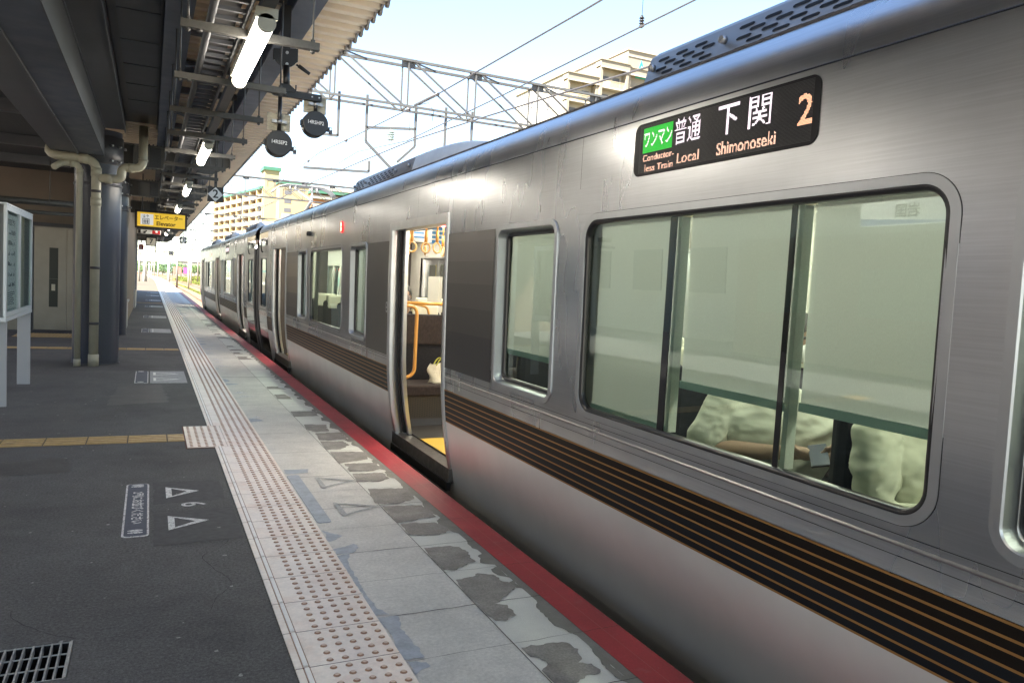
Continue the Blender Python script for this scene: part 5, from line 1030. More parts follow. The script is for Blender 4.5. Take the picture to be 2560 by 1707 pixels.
# station name sign across the platform (seen reflected in the train window); glow added to brighten that reflection
t = thing('station_name_sign', (-4.5, 6.1, 2.25), 'white station name sign with a blue band hanging over the far side of the platform', 'sign'); m = MB(); m.box(-4.55, 5.45, 2.26, -4.47, 6.75, 2.72); m.build('sign_case', mat('sign_white_glow', (.8,.8,.78), .5, emit=((1,1,.97), .22)), t)
m = MB(); m.box(-4.469, 5.46, 2.27, -4.465, 6.74, 2.38); m.build('blue_band', mat('sign_blue', (.05,.15,.45), .5, emit=((.1,.3,.9), .14)), t); m = MB(); addtext(m, '岩国', .17, (-4.464, 6.1, 2.58), Y, Z, bold=.004); addtext(m, 'いわくに  Iwakuni', .055, (-4.464, 6.1, 2.44), Y, Z, bold=.001); m.build('lettering', blk, t)
m = MB(); [m.cyl((-4.51, y, 2.72), (-4.51, y, 3.54), .012, 8) for y in (5.7, 6.5)]; m.build('hanger_rods', darkgrey, t)
# ---- notice board
t = thing('notice_board', (-1.85, 9.5, 0), 'glazed grey notice board on two flat posts with a timetable in its near door', 'notice board'); al = mat('aluminium_pale', (.66,.70,.73), .4, .3)
for y in (8.93, 10.58): m = MB(); m.box(-1.92, y-.02, 0, -1.79, y+.02, 2.02 if y > 10 else 2.0); m.build('post', mat('post_grey', (.45,.46,.47), .45), t)
m = MB(); m.box(-1.93, 8.66+.1, .90, -1.88, 10.60, 2.0); m.build('back_panel', mat('board_back', (.55,.60,.58), .6), t)
for a, b, nm in ((8.76,9.62,'a'),(9.63,10.56,'b')):
    m = MB(); [m.box(*q) for q in ((-1.80,a,.905,-1.775,b,.95),(-1.80,a,1.945,-1.775,b,1.995),(-1.80,a,.95,-1.775,a+.045,1.945),(-1.80,b-.045,.95,-1.775,b,1.945))]; d_ = m.build('glazed_door', al, t)
    m = MB(); m.box(-1.79, a+.045, .95, -1.787, b-.045, 1.945); m.build('door_glass', glassmat('board_glass_'+nm, (.92,.95,.94), .35), d_)
m = MB(); m.box(-1.93, 8.76, .86, -1.775, 10.58, .90); m.build('bottom_rail', al, t); m = MB(); m.box(-1.93, 8.76, 2.0, -1.775, 10.58, 2.015); m.build('top_rail', al, t)
m = MB(); m.box(-1.806, 8.83, .97, -1.802, 9.56, 1.92); pp = m.build('timetable_sheet', mat('paper', (.82,.85,.86), .7), t); m = MB(); r_ = random.Random(4)
addtext(m, '乗車位置ご案内', .07, (-1.8005, 9.2, 1.84), Y, Z, bold=.001)
for k in range(6):
    z = 1.72-k*.105
    for j in range(9): 
        if r_.random() < .85: m.box(-1.8015, 8.93+j*.062, z, -1.8005, 8.93+j*.062+r_.uniform(.015,.05), z+r_.uniform(.012,.05))
for k in range(7): m.box(-1.8015, 8.93, 1.13-k*.02, -1.8005, 8.93+r_.uniform(.3,.55), 1.138-k*.02)
m.build('printed_rows', mat('ink_grey', (.10,.11,.13), .7), pp)
# ---- lift building
lb = thing('lift_building', (-3, 19, 0), 'beige lift building with stainless steel doors behind the notice board', 'building')
bw = mat('beige_building_wall', (.21,.165,.125), .7, nz=[(1.5,.08)]); m = MB(); m.box(-7.4, 19.0, 2.26, -1.3, 19.3, 3.4); m.box(-7.4, 19.0, 0, -3.25, 19.3, 2.26); m.box(-1.35, 19.0, 0, -1.3, 19.3, 2.3); m.box(-1.3, 20.0, 0, -1.04, 33, 3.54); m.box(-7.4, 32.7, 0, -1.3, 33, 3.5); m.box(-7.4, 19.3, 3.4, -1.3, 32.7, 3.5); m.build('wall', bw, lb)
m = MB(); m.box(-1.055, 32.6, .5, -1.03, 33.02, 3.5); m.box(-1.12, 19.98, .5, -1.035, 20.0, 3.5); m.build('corner_trim', mat('pale_trim', (.55,.45,.34), .6), lb)
m = MB(); m.box(-1.24, 18.9, 0, -1.0, 21.2, .62); m.box(-1.27, 18.88, .62, -.97, 21.22, .66); m.box(-1.04, 30.5, .0, -.98, 33, .62); m.build('equipment_cabinet', lightgrey, lb)
st = mat('lift_door_steel', (.17,.16,.145), .36, 1., nz=(2,.08), bump=[(1.6,.3,None,.03,1)])
m = MB(); m.box(-3.25, 18.97, 0, -2.84, 19.1, 2.3); m.box(-2.84, 18.99, 2.2, -1.35, 19.1, 2.24); fr = m.build('lift_surround', st, lb)
m = MB(); m.box(-2.86, 18.93, 2.22, -1.35, 19.02, 2.30); m.build('lift_header', darkgrey, lb)
m = MB(); m.box(-2.81, 19.02, 0, -2.76, 19.1, 2.2); m.build('door_reveal', darkgrey, lb)
for a, b, w0 in ((-2.755, -2.152, -2.475), (-2.145, -1.54, -1.99)):
    m = MB(); m.box(a, 19.03, .012, b, 19.06, 2.2); d_ = m.build('lift_door', st, lb); m = MB(); m.box(w0, 19.024, .51, w0+.165, 19.029, 1.78); m.build('door_window', mat('dark_lift_glass', (.012,.018,.016), .3, spec=.3), d_)
m = MB(); m.box(-2.43, 19.018, .86, -2.36, 19.021, 1.0); m.build('door_sticker', mat('sticker', (.6,.57,.45), .6), lb); m = MB(); m.box(-2.475, 19.017, 1.11, -2.31, 19.023, 1.118); m.build('window_bar', galv, lb)
m = MB(); m.box(-2.96, 18.955, 1.27, -2.86, 18.969, 1.57); pn = m.build('lift_indicator', black, lb); m = MB(); addtext(m, '1', .085, (-2.91, 18.953, 1.47), X, Z, bold=.003); m.prism([(-2.925,1.41),(-2.895,1.41),(-2.91,1.385)], lambda a, b, h: (a, h, b), 18.95, 18.953); m.build('indicator_digit', mat('red_digit', (.6,.02,.02), .5, emit=((1,.05,.05), 6)), pn)
m = MB(); m.box(-2.95, 18.955, 1.12, -2.88, 18.969, 1.19); m.box(-2.95, 18.955, .85, -2.88, 18.969, .93); m.build('call_buttons', lightgrey, lb)
# ================================================= OUTSIDE
struct(MB().add([(-2500,-600,-1.5),(2500,-600,-1.5),(2500,4000,-1.5),(-2500,4000,-1.5)], [(0,1,2,3)]), 'ground', ground_m)
def track(cx, y0=-30, y1=420, nm='track_ballast', cv=True, step=6, w=1.7):
    c = (lambda y: curve(y)*.9) if cv else (lambda y: 0)
    ys = [y0+i*step for i in range(int((y1-y0)/step)+1)]; m = MB(); m.grid([[(cx-w-.3+c(y), y, -1.48), (cx-w+c(y), y, -1.22), (cx+w+c(y), y, -1.22), (cx+w+.3+c(y), y, -1.48)] for y in ys], False); struct(m, nm, ballast)
    for s in (-1, 1):
        x = cx+s*.5685; m = MB(); m.grid([[(x-.06+c(y), y, -1.20), (x-.03+c(y), y, -1.19), (x-.012+c(y), y, -1.11), (x-.033+c(y), y, -1.10), (x+.033+c(y), y, -1.10), (x+.012+c(y), y, -1.11), (x+.03+c(y), y, -1.19), (x+.06+c(y), y, -1.20)] for y in ys], False); struct(m, 'rail', rust)
    m = MB(); y = max(y0, 30)
    while y < min(y1, 150): m.box(cx-1.0+c(y), y, -1.24, cx+1.0+c(y), y+.24, -1.19); y += .62
    struct(m, 'sleepers', mat('old_sleepers', (.16,.13,.10), .9, nz=(3,.3)))
track(2.95); track(7.2, nm='second_track_ballast'); track(11.5, nm='third_track_ballast'); track(-10, y1=200, nm='opposite_track_ballast')
for x in (16, 20.5): track(x, 40, 500, 'yard_track_ballast')
m = MB(); m.grid([[(-22, y, -1.3), (-11.9, y, -1.3)] for y in (-60, 60, 300)], False); struct(m, 'yard_ground', mat('pale_gravel', (.30,.28,.23), .9, nz=(3,.2)))
# grass between and beyond the tracks (uncountable)
gm = mat('sunlit_weeds', (.13,.155,.025), .9, nz=[(2,.35),(.3,.25)]); rg = random.Random(11); m = MB()
def tufts(m, n, x0, x1, y0, y1, h):
    for _ in range(n):
        y = y0+(y1-y0)*rg.random()**1.6; x = rg.uniform(x0, x1)+curve(y)*.9; s = 1+y/90
        for k in range(4):
            a = rg.uniform(0, 6.28); hh = h*rg.uniform(.4, 1.1); w = .05*s; dx, dy = cos(a)*w, sin(a)*w; tx, ty = rg.uniform(-.15, .15)*s, rg.uniform(-.15, .15)*s
            m.add([(x-dx, y-dy, -1.46), (x+dx, y+dy, -1.46), (x+tx, y+ty, -1.46+hh)], [(0,1,2)])
tufts(m, 3600, 4.9, 5.3, 36, 160, .28); tufts(m, 5200, 8.9, 9.9, 30, 220, .7); tufts(m, 5200, 13.4, 14.3, 30, 260, .9); tufts(m, 4500, 21.5, 30, 60, 300, 1.2); tufts(m, 1500, -3, 2.0, 192, 260, 1.0)
tag(m.build('grass', gm, fix=False), 'yellow green weeds growing between and beside the tracks', 'grass', kind='stuff')
m = MB(); m.grid([[(4.65+curve(y)*.9, y, -1.45), (5.5+curve(y)*.9, y, -1.44)] for y in range(30, 420, 10)], False); m.grid([[(8.9+curve(y)*.9, y, -1.45), (9.8+curve(y)*.9, y, -1.44)] for y in range(30, 420, 10)], False); m.grid([[(13.2+curve(y)*.9, y, -1.45), (14.3+curve(y)*.9, y, -1.44)] for y in range(30, 420, 10)], False); m.grid([[(22.2, y, -1.45), (60, y, -1.44)] for y in range(30, 420, 20)], False); m.grid([[(-8+curve(y), y, -1.44), (1.2+curve(y), y, -1.43)] for y in range(192, 420, 10)], False); struct(m, 'weedy_ground', mat('weedy_soil', (.13,.13,.03), .95, nz=[(1,.3),(8,.3)]))
# ---- gantries
gs = mat('gantry_steel', (.085,.087,.085), .6, .3, nz=(2,.2))
def gantry(y, x0, x1, zt, h, label, bay=1.66, hang=()):
    t = thing('overhead_gantry', (x0, y, -1.4), label, 'gantry', 'steel gantries across the tracks'); m = MB(); d = .5
    for dy in (0, d):
        m.beam((x0, y+dy, zt), (x1, y+dy, zt), .06, .055); m.beam((x0, y+dy, zt-h), (x1, y+dy, zt-h), .05, .05)
    m.build('chords', gs, t); m = MB(); n = int((x1-x0)/bay)
    for i in range(n+1):
        x = x0+.3+i*bay
        for dy in (0, d):
            m.beam((x, y+dy, zt), (x, y+dy, zt-h), .035, .035, (1,0,0))
            if i < n: m.beam((x+.1, y+dy, zt), (x+bay-.08, y+dy, zt-h), .042, .035)
        m.beam((x, y, zt), (x, y+d, zt), .04, .04); m.beam((x, y, zt-h), (x, y+d, zt-h), .04, .04); m.beam((x, y, zt), (x+bay*.5, y+d, zt), .03, .03); m.box(x-.16, y+.02, zt-.16, x+.16, y+.03, zt-.03)
    m.build('lattice', gs, t); m = MB()
    for x in (x0-.2, x1+.2):
        m.beam((x, y+.25, -1.5), (x, y+.25, zt+.2), .3, .3)
    m.build('posts', gs, t)
    if hang:
        m = MB()
        for a, b, z0, z1 in hang: m.beam((a, y+.1, z0), (b, y+.1, z1), .055, .055, (0,1,0))
        m.build('hanger_arms', gs, t)
    return t
g1 = gantry(17, -3.9, 15.5, 6.49, 1.02, 'nearest lattice gantry over the tracks behind the canopy edge', 1.66, [(3.17,3.17,5.57,4.6),(2.6,3.17,4.6,4.61),(2.55,2.55,4.6,5.5),(3.8,3.8,5.6,4.57),(3.8,4.40,4.57,4.05),(3.8,4.95,4.88,5.0),(4.95,4.95,5.5,4.6),(4.95,4.55,4.6,4.2),(5.68,5.68,5.6,4.4),(6.35,6.35,5.6,4.4),(2.45,3.9,3.83,3.90),(3.9,3.9,3.90,4.15)])
m = MB(); insulator(m, 4.37, 17.1, 4.66, .24, .10); m.build('insulator', mat('pale_green_insulator', (.35,.45,.42), .3), g1)
gantry(45, -2.5, 17, 6.85, 1.02, 'second gantry over the tracks, in front of the cream apartment block', 1.6, [(4.0,4.0,5.75,4.6),(4.0,5.0,5.3,5.25),(4.95,4.95,5.3,4.4),(3.95,4.3,4.6,4.2)])
for k, (yy, zt) in enumerate(((73, 6.6), (101, 6.5), (130, 6.4), (160, 6.4), (195, 6.4), (240, 6.4))): gantry(yy, -6+curve(yy), 24+curve(yy), zt, 1.0, 'distant gantry over the tracks, %s behind the second one' % ('first','second','third','fourth','fifth','farthest')[k], 2.4, [(2.9+curve(yy),2.9+curve(yy),zt-1,zt-2.3),(7+curve(yy),7+curve(yy),zt-1,zt-2.3),(2.9+curve(yy),4.2+curve(yy),zt-1.6,zt-1.6)])
wm = mat('wire_dark', (.06,.055,.055), .5, .4)
def wire(label, pts, r=.007, balls=()):
    t = thing('overhead_wire', pts[0], label, 'wire', 'overhead line wires'); m = MB(); m.tube(pts, r, 6); m.build('wire', wm, t)
    if balls: m = MB(); [m.sphere(b, .035, 10, 6) for b in balls]; m.build('clamps', wm, t)
    return t
wa = wire('messenger wire with round clamps, left of the two over the train roof', [(2.95,-6,3.98),(2.95,6,3.98),(2.95,9.95,4.023),(2.95,11.2,4.06),(2.95,15.3,4.21),(2.95,17.9,4.33),(2.95,24,4.25),(2.95,34,4.2),(2.95,45,4.6),(2.95,73,4.4),(2.9,101,4.4),(2.4,130,4.4)], .0095, [(2.95,11.22,4.055),(2.95,15.3,4.21),(2.95,19.3,4.31)])
m = MB(); m.cyl((2.95,15.3,4.21),(2.95,15.3,3.78),.003,5); m.cyl((2.95,11.2,4.05),(2.95,11.1,3.7),.004,5); m.tube([(2.95,10.9,4.05),(2.95,10.3,3.98),(3.0,10.2,3.85),(3.05,10.4,3.76)],.006,6); m.cyl((2.95,9.9,4.02),(2.95,10.9,4.06),.022,8); m.build('droppers', wm, wa)
wire('contact wire running down to the pantograph', [(4.1,-3,3.72),(3.95,6.0,3.72),(3.62,9.8,3.80),(3.5,12.8,3.90),(3.2,15.0,3.79),(2.95,19.75,3.745),(2.9,34,3.75),(2.95,45,3.75),(2.95,73,3.75),(2.9,101,3.75),(2.5,130,3.75)], .011)
wire('messenger wire crossing above the contact wire, right of the other wires', [(4.0,-2,4.5),(3.8,5.57,4.10),(3.6,9.2,3.97),(3.5,13.0,3.93),(3.6,17,4.3),(3.7,30,4.2),(3.4,45,4.6),(3.0,73,4.3)], .0085)
wire('wire over the second track', [(7.2,-3,4.6),(7.2,17,4.9),(7.2,45,4.6),(7.2,73,4.6),(7.1,130,4.4)], .008)
t = thing('wire_insulator', (3.9, 6.66, 4.2), 'small dark insulator on a thin drop wire near the top edge', 'insulator'); m = MB(); insulator(m, 3.86, 6.5, 4.12, .12, .028); m.cyl((3.86,6.5,4.2),(3.86,6.5,5.6),.003,5); m.build('insulator_body', black, t)
# ---- posts along the far platform and yard
pm = mat('pale_post', (.45,.42,.34), .6); pd = mat('dark_post', (.16,.14,.11), .6)
for i, (x, y, zt, r, mm) in enumerate([(-1.57,90,3.2,.09,pd),(-1.08,90,3.3,.12,pm),(-.9,90,3.4,.08,pd),(-.67,120,2.2,.08,pm),(0,120,2.7,.08,pd),(1.92,120,3.1,.16,pm),(3.0,120,3.8,.13,pd),(4.55,120,4.2,.13,pm),(2.4,150,3.6,.1,pd),(.9,170,3.4,.1,pm),(6.2,150,4.5,.14,pm),(8.4,170,5,.14,pd),(-.3,150,3.0,.09,pm)]):
    t = thing('line_post', (x, y, -1.4), 'slim %s post in the sunlit distance, number %s from the left' % ('dark' if mm is pd else 'pale', ['first','third','fourth','fifth','seventh','tenth','twelfth','thirteenth','eleventh','ninth','fourteenth','last','sixth'][i]), 'post', 'posts in the distance'); m = MB(); m.cyl((x, y, -1.4), (x, y, zt), r, 8); m.build('shaft', mm, t); m = MB(); m.beam((x-.5, y, zt-.3), (x+.6, y, zt-.25), .06, .06); m.build('cross_arm', mm, t)
# low fence of posts by the yard
t = thing('yard_fence', (9, 80, -1.4), 'low yellow and brown post fence in the sunlit yard right of the curving track', 'fence'); m = MB()
for k in range(26): x, y = 8.3+k*.02, 62+k*2.6; m.box(x-.06, y, -1.4, x+.06, y+.12, -.45)
m.build('fence_posts', mat('fence_yellow', (.5,.34,.08), .6), t); m = MB(); m.beam((8.3,62,-.6),(8.82,127,-.6),.04,.08); m.build('rail', mat('fence_yellow', (.5,.34,.08), .6), t)
t = thing('trackside_marker', (6.1, 60, -1.4), 'small white trackside marker beside the ballast', 'marker'); m = MB(); m.prism([(5.85,-1.4),(6.2,-1.4),(6.12,-.75),(6.02,-.75)], lambda a, b, h: (a, h, b), 60, 60.15); m.build('marker_post', white, t)
# ---- freight containers
for x0, x1, y, col, lab in ((9.0,12.2,375,(.55,.16,.12),'red freight container on a flat wagon, left of the pair'),(13.1,15.6,372,(.48,.07,.22),'magenta freight container on a flat wagon, right of the pair')):
    t = thing('freight_container', (x0, y, -1.4), lab, 'container', 'containers in the yard'); m = MB(); m.box(x0, y, -.2, x1, y+6, 2.6); m.build('container_box', mat('cont%d' % int(x0), col, .5, nz=(1,.1)), t); m = MB(); m.box(x0-.2, y, -.7, x1+.2, y+7, -.25); [m.cyl((x0+.3+k*(x1-x0-.6), y-.02, -.9), (x0+.3+k*(x1-x0-.6), y+.2, -.9), .42, 12) for k in (0, 1)]; m.build('wagon_frame', pd, t)
# ---- trees: individual crowns in the distance
leafm = [mat('tree_leaf_a', (.05,.10,.022), .7, nz=(3,.3)), mat('tree_leaf_b', (.07,.12,.025), .7, nz=(3,.3)), mat('tree_leaf_c', (.045,.10,.03), .7, nz=(3,.3))]; barkm = mat('bark', (.12,.09,.06), .9)
rt_ = random.Random(21)
def tree(x, y, h, w, i, lab):
    t = thing('tree', (x, y, -1.5), lab, 'tree', 'trees beyond the tracks'); m = MB(); m.cyl((x, y, -1.5), (x, y, -1.5+h*.5), .18, 7, .1); m.cyl((x, y, h*.2-1.5), (x+w*.25, y, h*.55-1.5), .09, 6, .04); m.cyl((x, y, h*.2-1.5), (x-w*.25, y, h*.6-1.5), .09, 6, .04); m.build('trunk', barkm, t)
    m = MB(); cl = [(rt_.uniform(-.42,.42)*w, rt_.uniform(-.3,.3)*w, rt_.uniform(.3,.86)*h, rt_.uniform(.14,.26)*w) for _ in range(10)]
    for _ in range(520):
        c = rt_.choice(cl); u = Vector((rt_.gauss(0,1), rt_.gauss(0,1), rt_.gauss(0,1))).normalized()*c[3]*rt_.uniform(.5, 1.1); p = Vector((x+c[0], y+c[1], c[2]-1.5))+u; s = rt_.uniform(.12, .3)*(1+h*.03)
        a = Vector((rt_.uniform(-1,1), rt_.uniform(-1,1), rt_.uniform(-1,1))).normalized(); b = a.orthogonal().normalized(); m.add([p-a*s, p+b*s*.6, p+a*s, p-b*s*.6], [(0,1,2,3)])
    m.build('crown', leafm[i % 3], t, fix=False)
for i in range(26):
    u = i/25; x = -9+u*50; y = 400+rt_.uniform(-12, 12); h = 5.6+rt_.uniform(-.9, 1.2)+(0 if u < .3 else .5)
    tree(x, y, h, 6.6, i, 'bushy green tree in the distant row beyond the platform end, %s from the left' % ['first','second','third','fourth','fifth','sixth','seventh','eighth','ninth','tenth','eleventh','twelfth','thirteenth','fourteenth','fifteenth','sixteenth','seventeenth','eighteenth','nineteenth','twentieth','twenty-first','twenty-second','twenty-third','twenty-fourth','twenty-fifth','last'][i])
hm_ = mat('far_hill_green', (.10,.15,.12), .95, nz=(.02,.2)); m = MB(); rows = []
for k in range(60):
    x = -420+k*22; z = 10+6*sin(k*.35)+4*sin(k*.9+1); rows.append([(x, 1250, -5), (x, 1300, z*.7), (x, 1380, z)])
m.grid(rows, True); struct(m, 'hills', hm_)
fb_ = mat('far_building_cream', (.30,.28,.24), .8, nz=(.2,.1)); dkw = mat('far_window_dark', (.10,.10,.11), .5)
for i, (x, y, w, h) in enumerate([(12,450,16,6),(34,440,14,8),(-14,470,18,5),(52,450,12,7),(-38,490,14,6)]):
    t = thing('distant_building', (x, y, -1.5), 'low cream building on the horizon, %s from the left' % ('third','fourth','second','last','first')[i], 'building', 'low buildings on the horizon'); m = MB(); m.box(x, y, -1.5, x+w, y+10, h); m.box(x-.3, y-.3, h, x+w+.3, y+10.3, h+.4); m.build('walls', fb_, t)
    for j in range(int(h//2.6)):
        for k in range(int(w//3)): m = MB(); m.box(x+.8+k*3, y-.05, .4+j*2.6, x+2.4+k*3, y-.01, 1.7+j*2.6); m.build('window', dkw, t)
# ---- cream apartment block far left of the tracks (balcony access side)
cr = mat('apartment_cream', (.34,.27,.14), .7, nz=(.3,.05)); orw = mat('apartment_orange_recess', (.42,.18,.075), .7, nz=(.5,.1)); bal = mat('apartment_balcony_white', (.36,.32,.25), .6); grn = mat('green_roof_trim', (.04,.13,.08), .5)
A0 = Vector((24.5, 310)); D = Vector((.17, -.985)); NN = Vector((-.985, -.17))
def wp(t_, n_, z): p = A0+D*t_+NN*n_; return (p.x, p.y, z)
def wbox(m, t0, t1, n0, n1, z0, z1):
    v = [wp(t_, n_, z) for t_ in (t0, t1) for n_ in (n0, n1) for z in (z0, z1)]; m.add(v, [(0,1,3,2), (4,6,7,5), (0,4,5,1), (2,3,7,6), (0,2,6,4), (1,5,7,3)])
ap = thing('apartment_block', (30, 290, -1.5), 'long cream and orange apartment block with green roof trim seen between canopy and train', 'building')
m = MB(); wbox(m, -16, 48, -12, -1.6, -1.5, 29.6); m.build('wall', orw, ap); m = MB(); wbox(m, -17, 47, -13, .3, 29.7, 30.5); m.build('roof_trim', grn, ap)
NF = 11; fh = 2.83
for k in range(NF):
    z = -1.5+k*fh; m = MB(); wbox(m, -16, 47, -1.6, 0, z+fh-.2, z+fh); wbox(m, -16, 47, -.12, 0, z+fh-.2, z+fh+1.15 if k < NF-1 else z+fh); m.build('balcony', bal, ap)
m = MB()
for t_ in (-16, -8, 0, 8, 16, 24, 32, 40, 46.5): wbox(m, t_, t_+.9, -1.5, .12, -1.5, 29.7)
m.build('pillars', cr, ap)
for k in range(4, NF):
    for j in range(8):
        t_ = -14+j*8; m = MB(); z = -1.5+k*fh; wbox(m, t_, t_+1.6, -1.6, -1.55, z+1.0, z+2.3); wbox(m, t_+2.6, t_+3.5, -1.6, -1.55, z+.3, z+2.3); m.build('window', dkw, ap)
m = MB(); m.box(32.7, 262, -1.5, 37.3, 270, 35.6); m.box(36.6, 256, -1.5, 46, 268, 31); m.build('stair_tower', cr, ap)
m = MB(); m.box(32.2, 261.5, 35.6, 37.8, 270.5, 36.7); m.box(36.3, 255.6, 31, 46.4, 268.4, 31.9); m.build('tower_roof_trim', grn, ap)
m = MB(); 
for a in ((33.5,36.6,32.2,32.35),(33.5,33.65,30.5,32.3),(37.6,45,29.4,29.55),(37.6,37.8,26.5,29.4)): m.box(a[0], 255.9 if a[0] > 37 else 261.9, a[2], a[1], 256 if a[0] > 37 else 262, a[3])
m.build('tower_relief_lines', pd, ap)
for k in range(4, 11):
    z = -1.5+k*fh; m = MB(); m.box(38.2, 255.95, z+.9, 40.4, 255.99, z+2.2); m.build('window', dkw, ap); m = MB(); m.box(46, 250, z+fh-.2, 62, 262, z+fh); m.box(46, 250, z+fh-.2, 62, 250.15, z+fh+1.1); m.build('balcony', bal, ap)
m = MB(); m.box(46, 252, -1.5, 62, 264, 28.5); m.build('rear_wing', orw, ap); m = MB(); m.box(45.6, 249.6, 28.5, 62.4, 264.4, 29.4); m.build('rear_roof_trim', grn, ap)
# ---- beige tower block upper right
b2 = thing('apartment_tower', (75, 118, -1.5), 'stepped beige brick apartment tower rising above the train roof', 'building'); bri = mat('beige_brick', (.24,.205,.155), .8, nz=[(.5,.06),(6,.08)]); gab = mat('gable_cream', (.36,.33,.28), .8, nz=(.4,.04)); rec = mat('recess_shadow_grey', (.25,.23,.21), .8); rail_ = mat('balcony_screen', (.52,.42,.28), .7)
YB = 108.
def block(x0, x1, y0, dep, zt, bays, skipside=False):
    m = MB(); m.box(x0, y0+1.5, -1.5, x1, y0+dep, zt); m.build('wall', gab, b2); m = MB(); m.box(x0-.1, y0-.15, zt-.9, x1+.1, y0+1.5, zt-.02); m.box(x0-.25, y0-.3, zt, x1+.2, y0+dep+.2, zt+.18); m.build('parapet', bri, b2)
    m = MB(); m.box(x0, y0-.2, zt-1.15, x1, y0+.1, zt-.92); m.build('ledge', gab, b2)
    nf = int((zt-4)/2.95); xs = [x0+(x1-x0)*i/bays for i in range(bays+1)]
    m = MB(); [m.box(max(x0, x-.45), y0, -1.5, min(x1, x+.45), y0+1.5, zt-1.15) for x in xs]; m.build('pillars', bri, b2)
    for k in range(nf):
        z = zt-1.15-(k+1)*2.95; m = MB(); m.box(x0, y0+.02, z-.22, x1, y0+1.5, z); m.build('balcony_slab', gab, b2)
        if z < 20: continue
        for a, b in zip(xs, xs[1:]):
            solid = k == 1 and x0 > 64; m = MB()
            if solid or (k % 2 == 1): m.box(a+.45, y0+.05, z, b-.45, y0+.15, z+1.05)
            else:
                m.box(a+.45, y0+.05, z, a+2.0, y0+.15, z+1.05); q = a+2.05
                while q < b-.5: m.box(q, y0+.08, z, q+.05, y0+.12, z+1.05); q += .17
                m.box(a+.45, y0+.05, z+1.0, b-.45, y0+.14, z+1.07)
            m.build('balcony_railing', rail_, b2); m = MB(); m.box(a+.8, y0+1.44, z+.1, a+2.5, y0+1.49, z+2.1); m.box(b-2.2, y0+1.44, z+.7, b-.9, y0+1.49, z+2.1); m.build('window', dkw, b2)
block(58.9, 64.6, YB, 19, 36.2, 1); block(64.65, 70.1, YB-.4, 16, 39.1, 1); block(70.15, 90, YB-.2, 14, 38.8, 3)
m = MB(); m.box(70.3, YB+.5, 36, 84, YB+10, 41.9); m.build('roof_tower', bri, b2); m = MB(); m.box(70.1, YB+.3, 41.9, 84.2, YB+10.2, 42.1); m.box(70.25, YB+.4, 40.9, 84, YB+.49, 41.05); m.build('roof_tower_ledge', gab, b2)
m = MB(); m.prism([(71.9,37.6),(74.1,37.6),(73.0,40.6)], lambda a, b, h: (a, h, b), YB+.42, YB+.49); m.build('teal_triangle_sign', mat('teal_sign', (.02,.45,.42), .4), b2); m = MB(); m.prism([(72.6,38.5),(73.5,38.5),(73.05,39.7)], lambda a, b, h: (a, h, b), YB+.38, YB+.41); m.build('sign_inner_triangle', white, b2)
for (y, z, w, h) in ((114,31.5,.9,1.2),(117,30.2,.6,.8),(120,33,.9,1.1),(119,29,.7,1.2),(122.5,27.6,1,1.4),(124.5,29.8,.8,1.0),(113,34,.9,.7)):
    m = MB(); m.box(58.82, y, z, 58.9, y+w, z+h); m.build('window', dkw, b2)
# ---- surroundings on the other side of the station (off to the left, reflected in the train)
t = thing('station_building', (-20, 10, -1.5), 'pale station building across the opposite tracks, outside the view to the left', 'building'); m = MB(); m.box(-30, -14, -1.5, -21, 60, 6.5); m.build('walls', mat('station_wall', (.62,.57,.48), .8, nz=(.4,.1)), t)
for k in range(14):
    m = MB(); m.box(-20.98, -12+k*5, 1.0, -20.9, -9.4+k*5, 3.2); m.build('window', dkw, t)
m = MB(); m.box(-30.5, -14.5, 6.5, -19.5, 60.5, 7.0); m.build('roof', pd, t)
t = thing('parked_train', (-10, 6, -1.1), 'pink and white parked train on the opposite track, outside the view to the left', 'train car'); m = MB(); m.box(-11.4, -6, -.1, -8.6, 13.5, 2.5); m.build('body', mat('pink_train', (.5,.38,.36), .4), t); m = MB(); m.box(-11.45, -6.05, -.9, -8.55, 13.5, -.1); m.build('underframe', black, t)
for k in range(7):
    m = MB(); m.box(-8.6, -5+k*2.7, .9, -8.57, -3.4+k*2.7, 1.8); m.build('window', mat('pale_window', (.5,.55,.5), .1), t)
for k in (1, 4): m = MB(); m.box(-8.6, -3.2+k*2.7, .0, -8.56, -2.4+k*2.7, 2.0); m.build('door', white, t)
# clean helper property
for o in bpy.data.objects:
    if '_w' in o: del o['_w']
for o in [q for q in bpy.data.objects if q.type == 'MESH' and len(q.data.polygons) == 0]: bpy.data.objects.remove(o)
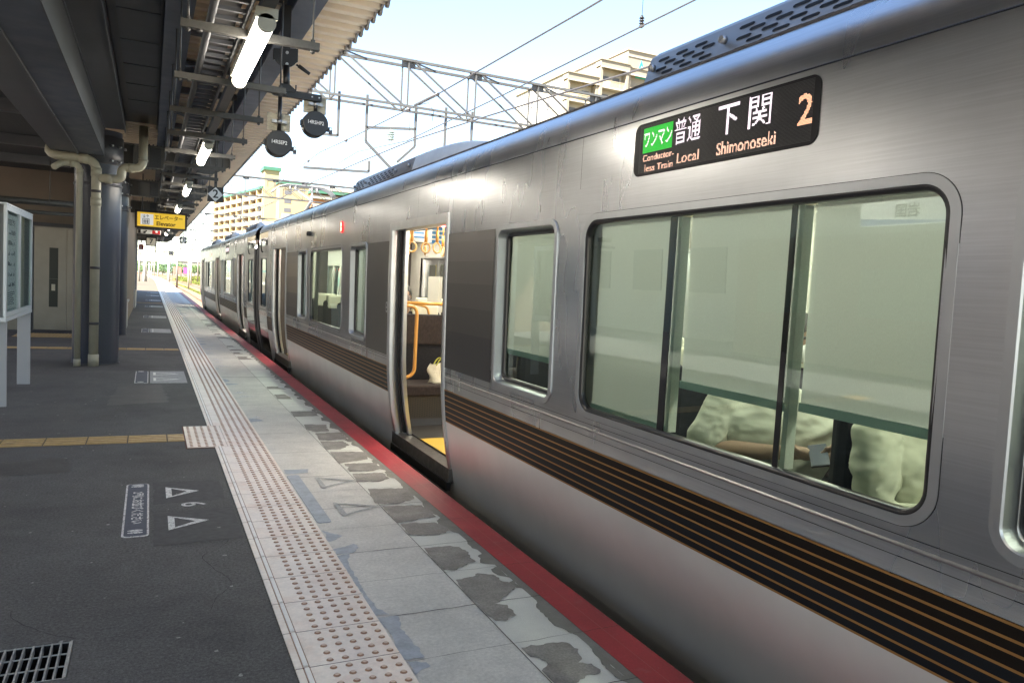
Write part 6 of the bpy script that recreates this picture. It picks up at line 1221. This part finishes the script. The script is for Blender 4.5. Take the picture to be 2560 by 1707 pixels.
# ================================================= one object per piece
SPL = {'side_slots':'side_slot','side_bolts':'side_bolt','pillars':'pillar','stair_tower':'stair_tower','tower_relief_lines':'tower_relief','tower_roof_trim':'tower_roof_trim','window':'window','rungs':'rung','side_rails':'side_rail','hanger_rods':'hanger_rod','pipe':'pipe','girder_bolts':'girder_bolt','leaf_screw':'leaf_screw','bars':'grate_bar','cross_bars':'cross_bar','pipe_sockets':'pipe_socket','painted_triangles':'painted_mark','hand_symbol':'button_symbol','cock_symbol':'cock_symbol','wagon_frame':'wagon_part','advert_print':'advert_line','ears':'ear','eyes':'eye','call_buttons':'call_button','corner_trim':'corner_trim','equipment_cabinet':'equipment_cabinet','repair_patch':'repair_patch','ceiling_ribs':'ceiling_rib','girder_flange_edges':'flange_edge','underside_panels':'underside_panel','upper_flange_edges':'flange_edge','chords':'chord','hanger_arms':'hanger_arm','posts':'post','clamps':'clamp','droppers':'dropper','purlins':'purlin','braces':'brace','eave_closures':'eave_closure','end_caps':'end_cap','footprints':'footprint','hinge_lugs':'hinge_lug','pivot_bolts':'pivot_bolt','lamp_core':'lamp_core','channel_slots':'channel_slot','head_bolts':'head_bolt','head_collar':'head_collar','threaded_rods':'threaded_rod','beam_clamps':'beam_clamp','handles':'handle','grab_rails':'grab_rail','roof_boxes':'roof_box','strap_rail':'strap_rail','window_sill':'window_sill','side_speaker_slots':'speaker_slot','copper_pinstripes':'copper_pinstripe','fence_posts':'fence_post','walls':'wall','lattice':'lattice_member','pipe_clamp':'pipe_clamp','saloon_end_wall':'end_wall','cab_end_wall':'end_wall','roof_insulators':'roof_insulator','belt_beads':'belt_bead','belt_seams':'belt_seam','glass_partition_frame':'partition'}
def split_obj(o, nm, cap=100):
    me = o.data; p = list(range(len(me.vertices)))
    def f(a):
        while p[a] != a: p[a] = p[p[a]]; a = p[a]
        return a
    for e in me.edges:
        a, b = f(e.vertices[0]), f(e.vertices[1])
        if a != b: p[a] = b
    isl = {}
    for q in me.polygons: isl.setdefault(f(q.vertices[0]), []).append(q)
    if len(isl) < 2: o.name = nm; return
    groups = list(isl.values()); mw = o.matrix_basis
    cpos = lambda g: (me.vertices[g[0].vertices[0]].co+(o.parent.matrix_world.translation if o.parent else Vector((0,0,0)))-cam.location).length
    groups.sort(key=cpos); rest = []
    if len(groups) > cap: rest = [q for g in groups[cap:] for q in g]; groups = groups[:cap]
    kids = [c for c in bpy.data.objects if c.parent == o]; first = None
    for gi, g in enumerate(groups+([rest] if rest else [])):
        ids = {}; v = []; fs = []
        for q in g:
            r = []
            for i in q.vertices:
                if i not in ids: ids[i] = len(v); v.append(tuple(me.vertices[i].co))
                r.append(ids[i])
            fs.append(r)
        n = bpy.data.meshes.new(nm); n.from_pydata(v, [], fs); n.polygons.foreach_set('use_smooth', [q.use_smooth for q in g])
        for mt in me.materials: n.materials.append(mt)
        ob = bpy.data.objects.new(nm, n); C.objects.link(ob); ob.parent = o.parent
        if rest and gi == len(groups): ob['kind'] = 'stuff'
        if first is None: first = ob
    for c in kids: c.parent = first
    bpy.data.objects.remove(o)
bpy.context.view_layer.update()
for o in list(bpy.data.objects):
    if o.type != 'MESH' or o.parent is None: continue
    b = o.name.split('.')[0]
    if b == 'lattice' and o.parent.location.y > 50: continue
    if b == 'chords' and o.parent.location.y > 80: continue
    if b == 'window' and o.parent.name.split('.')[0] == 'train_car': continue
    if b in SPL:
        try: split_obj(o, SPL[b])
        except ReferenceError: pass
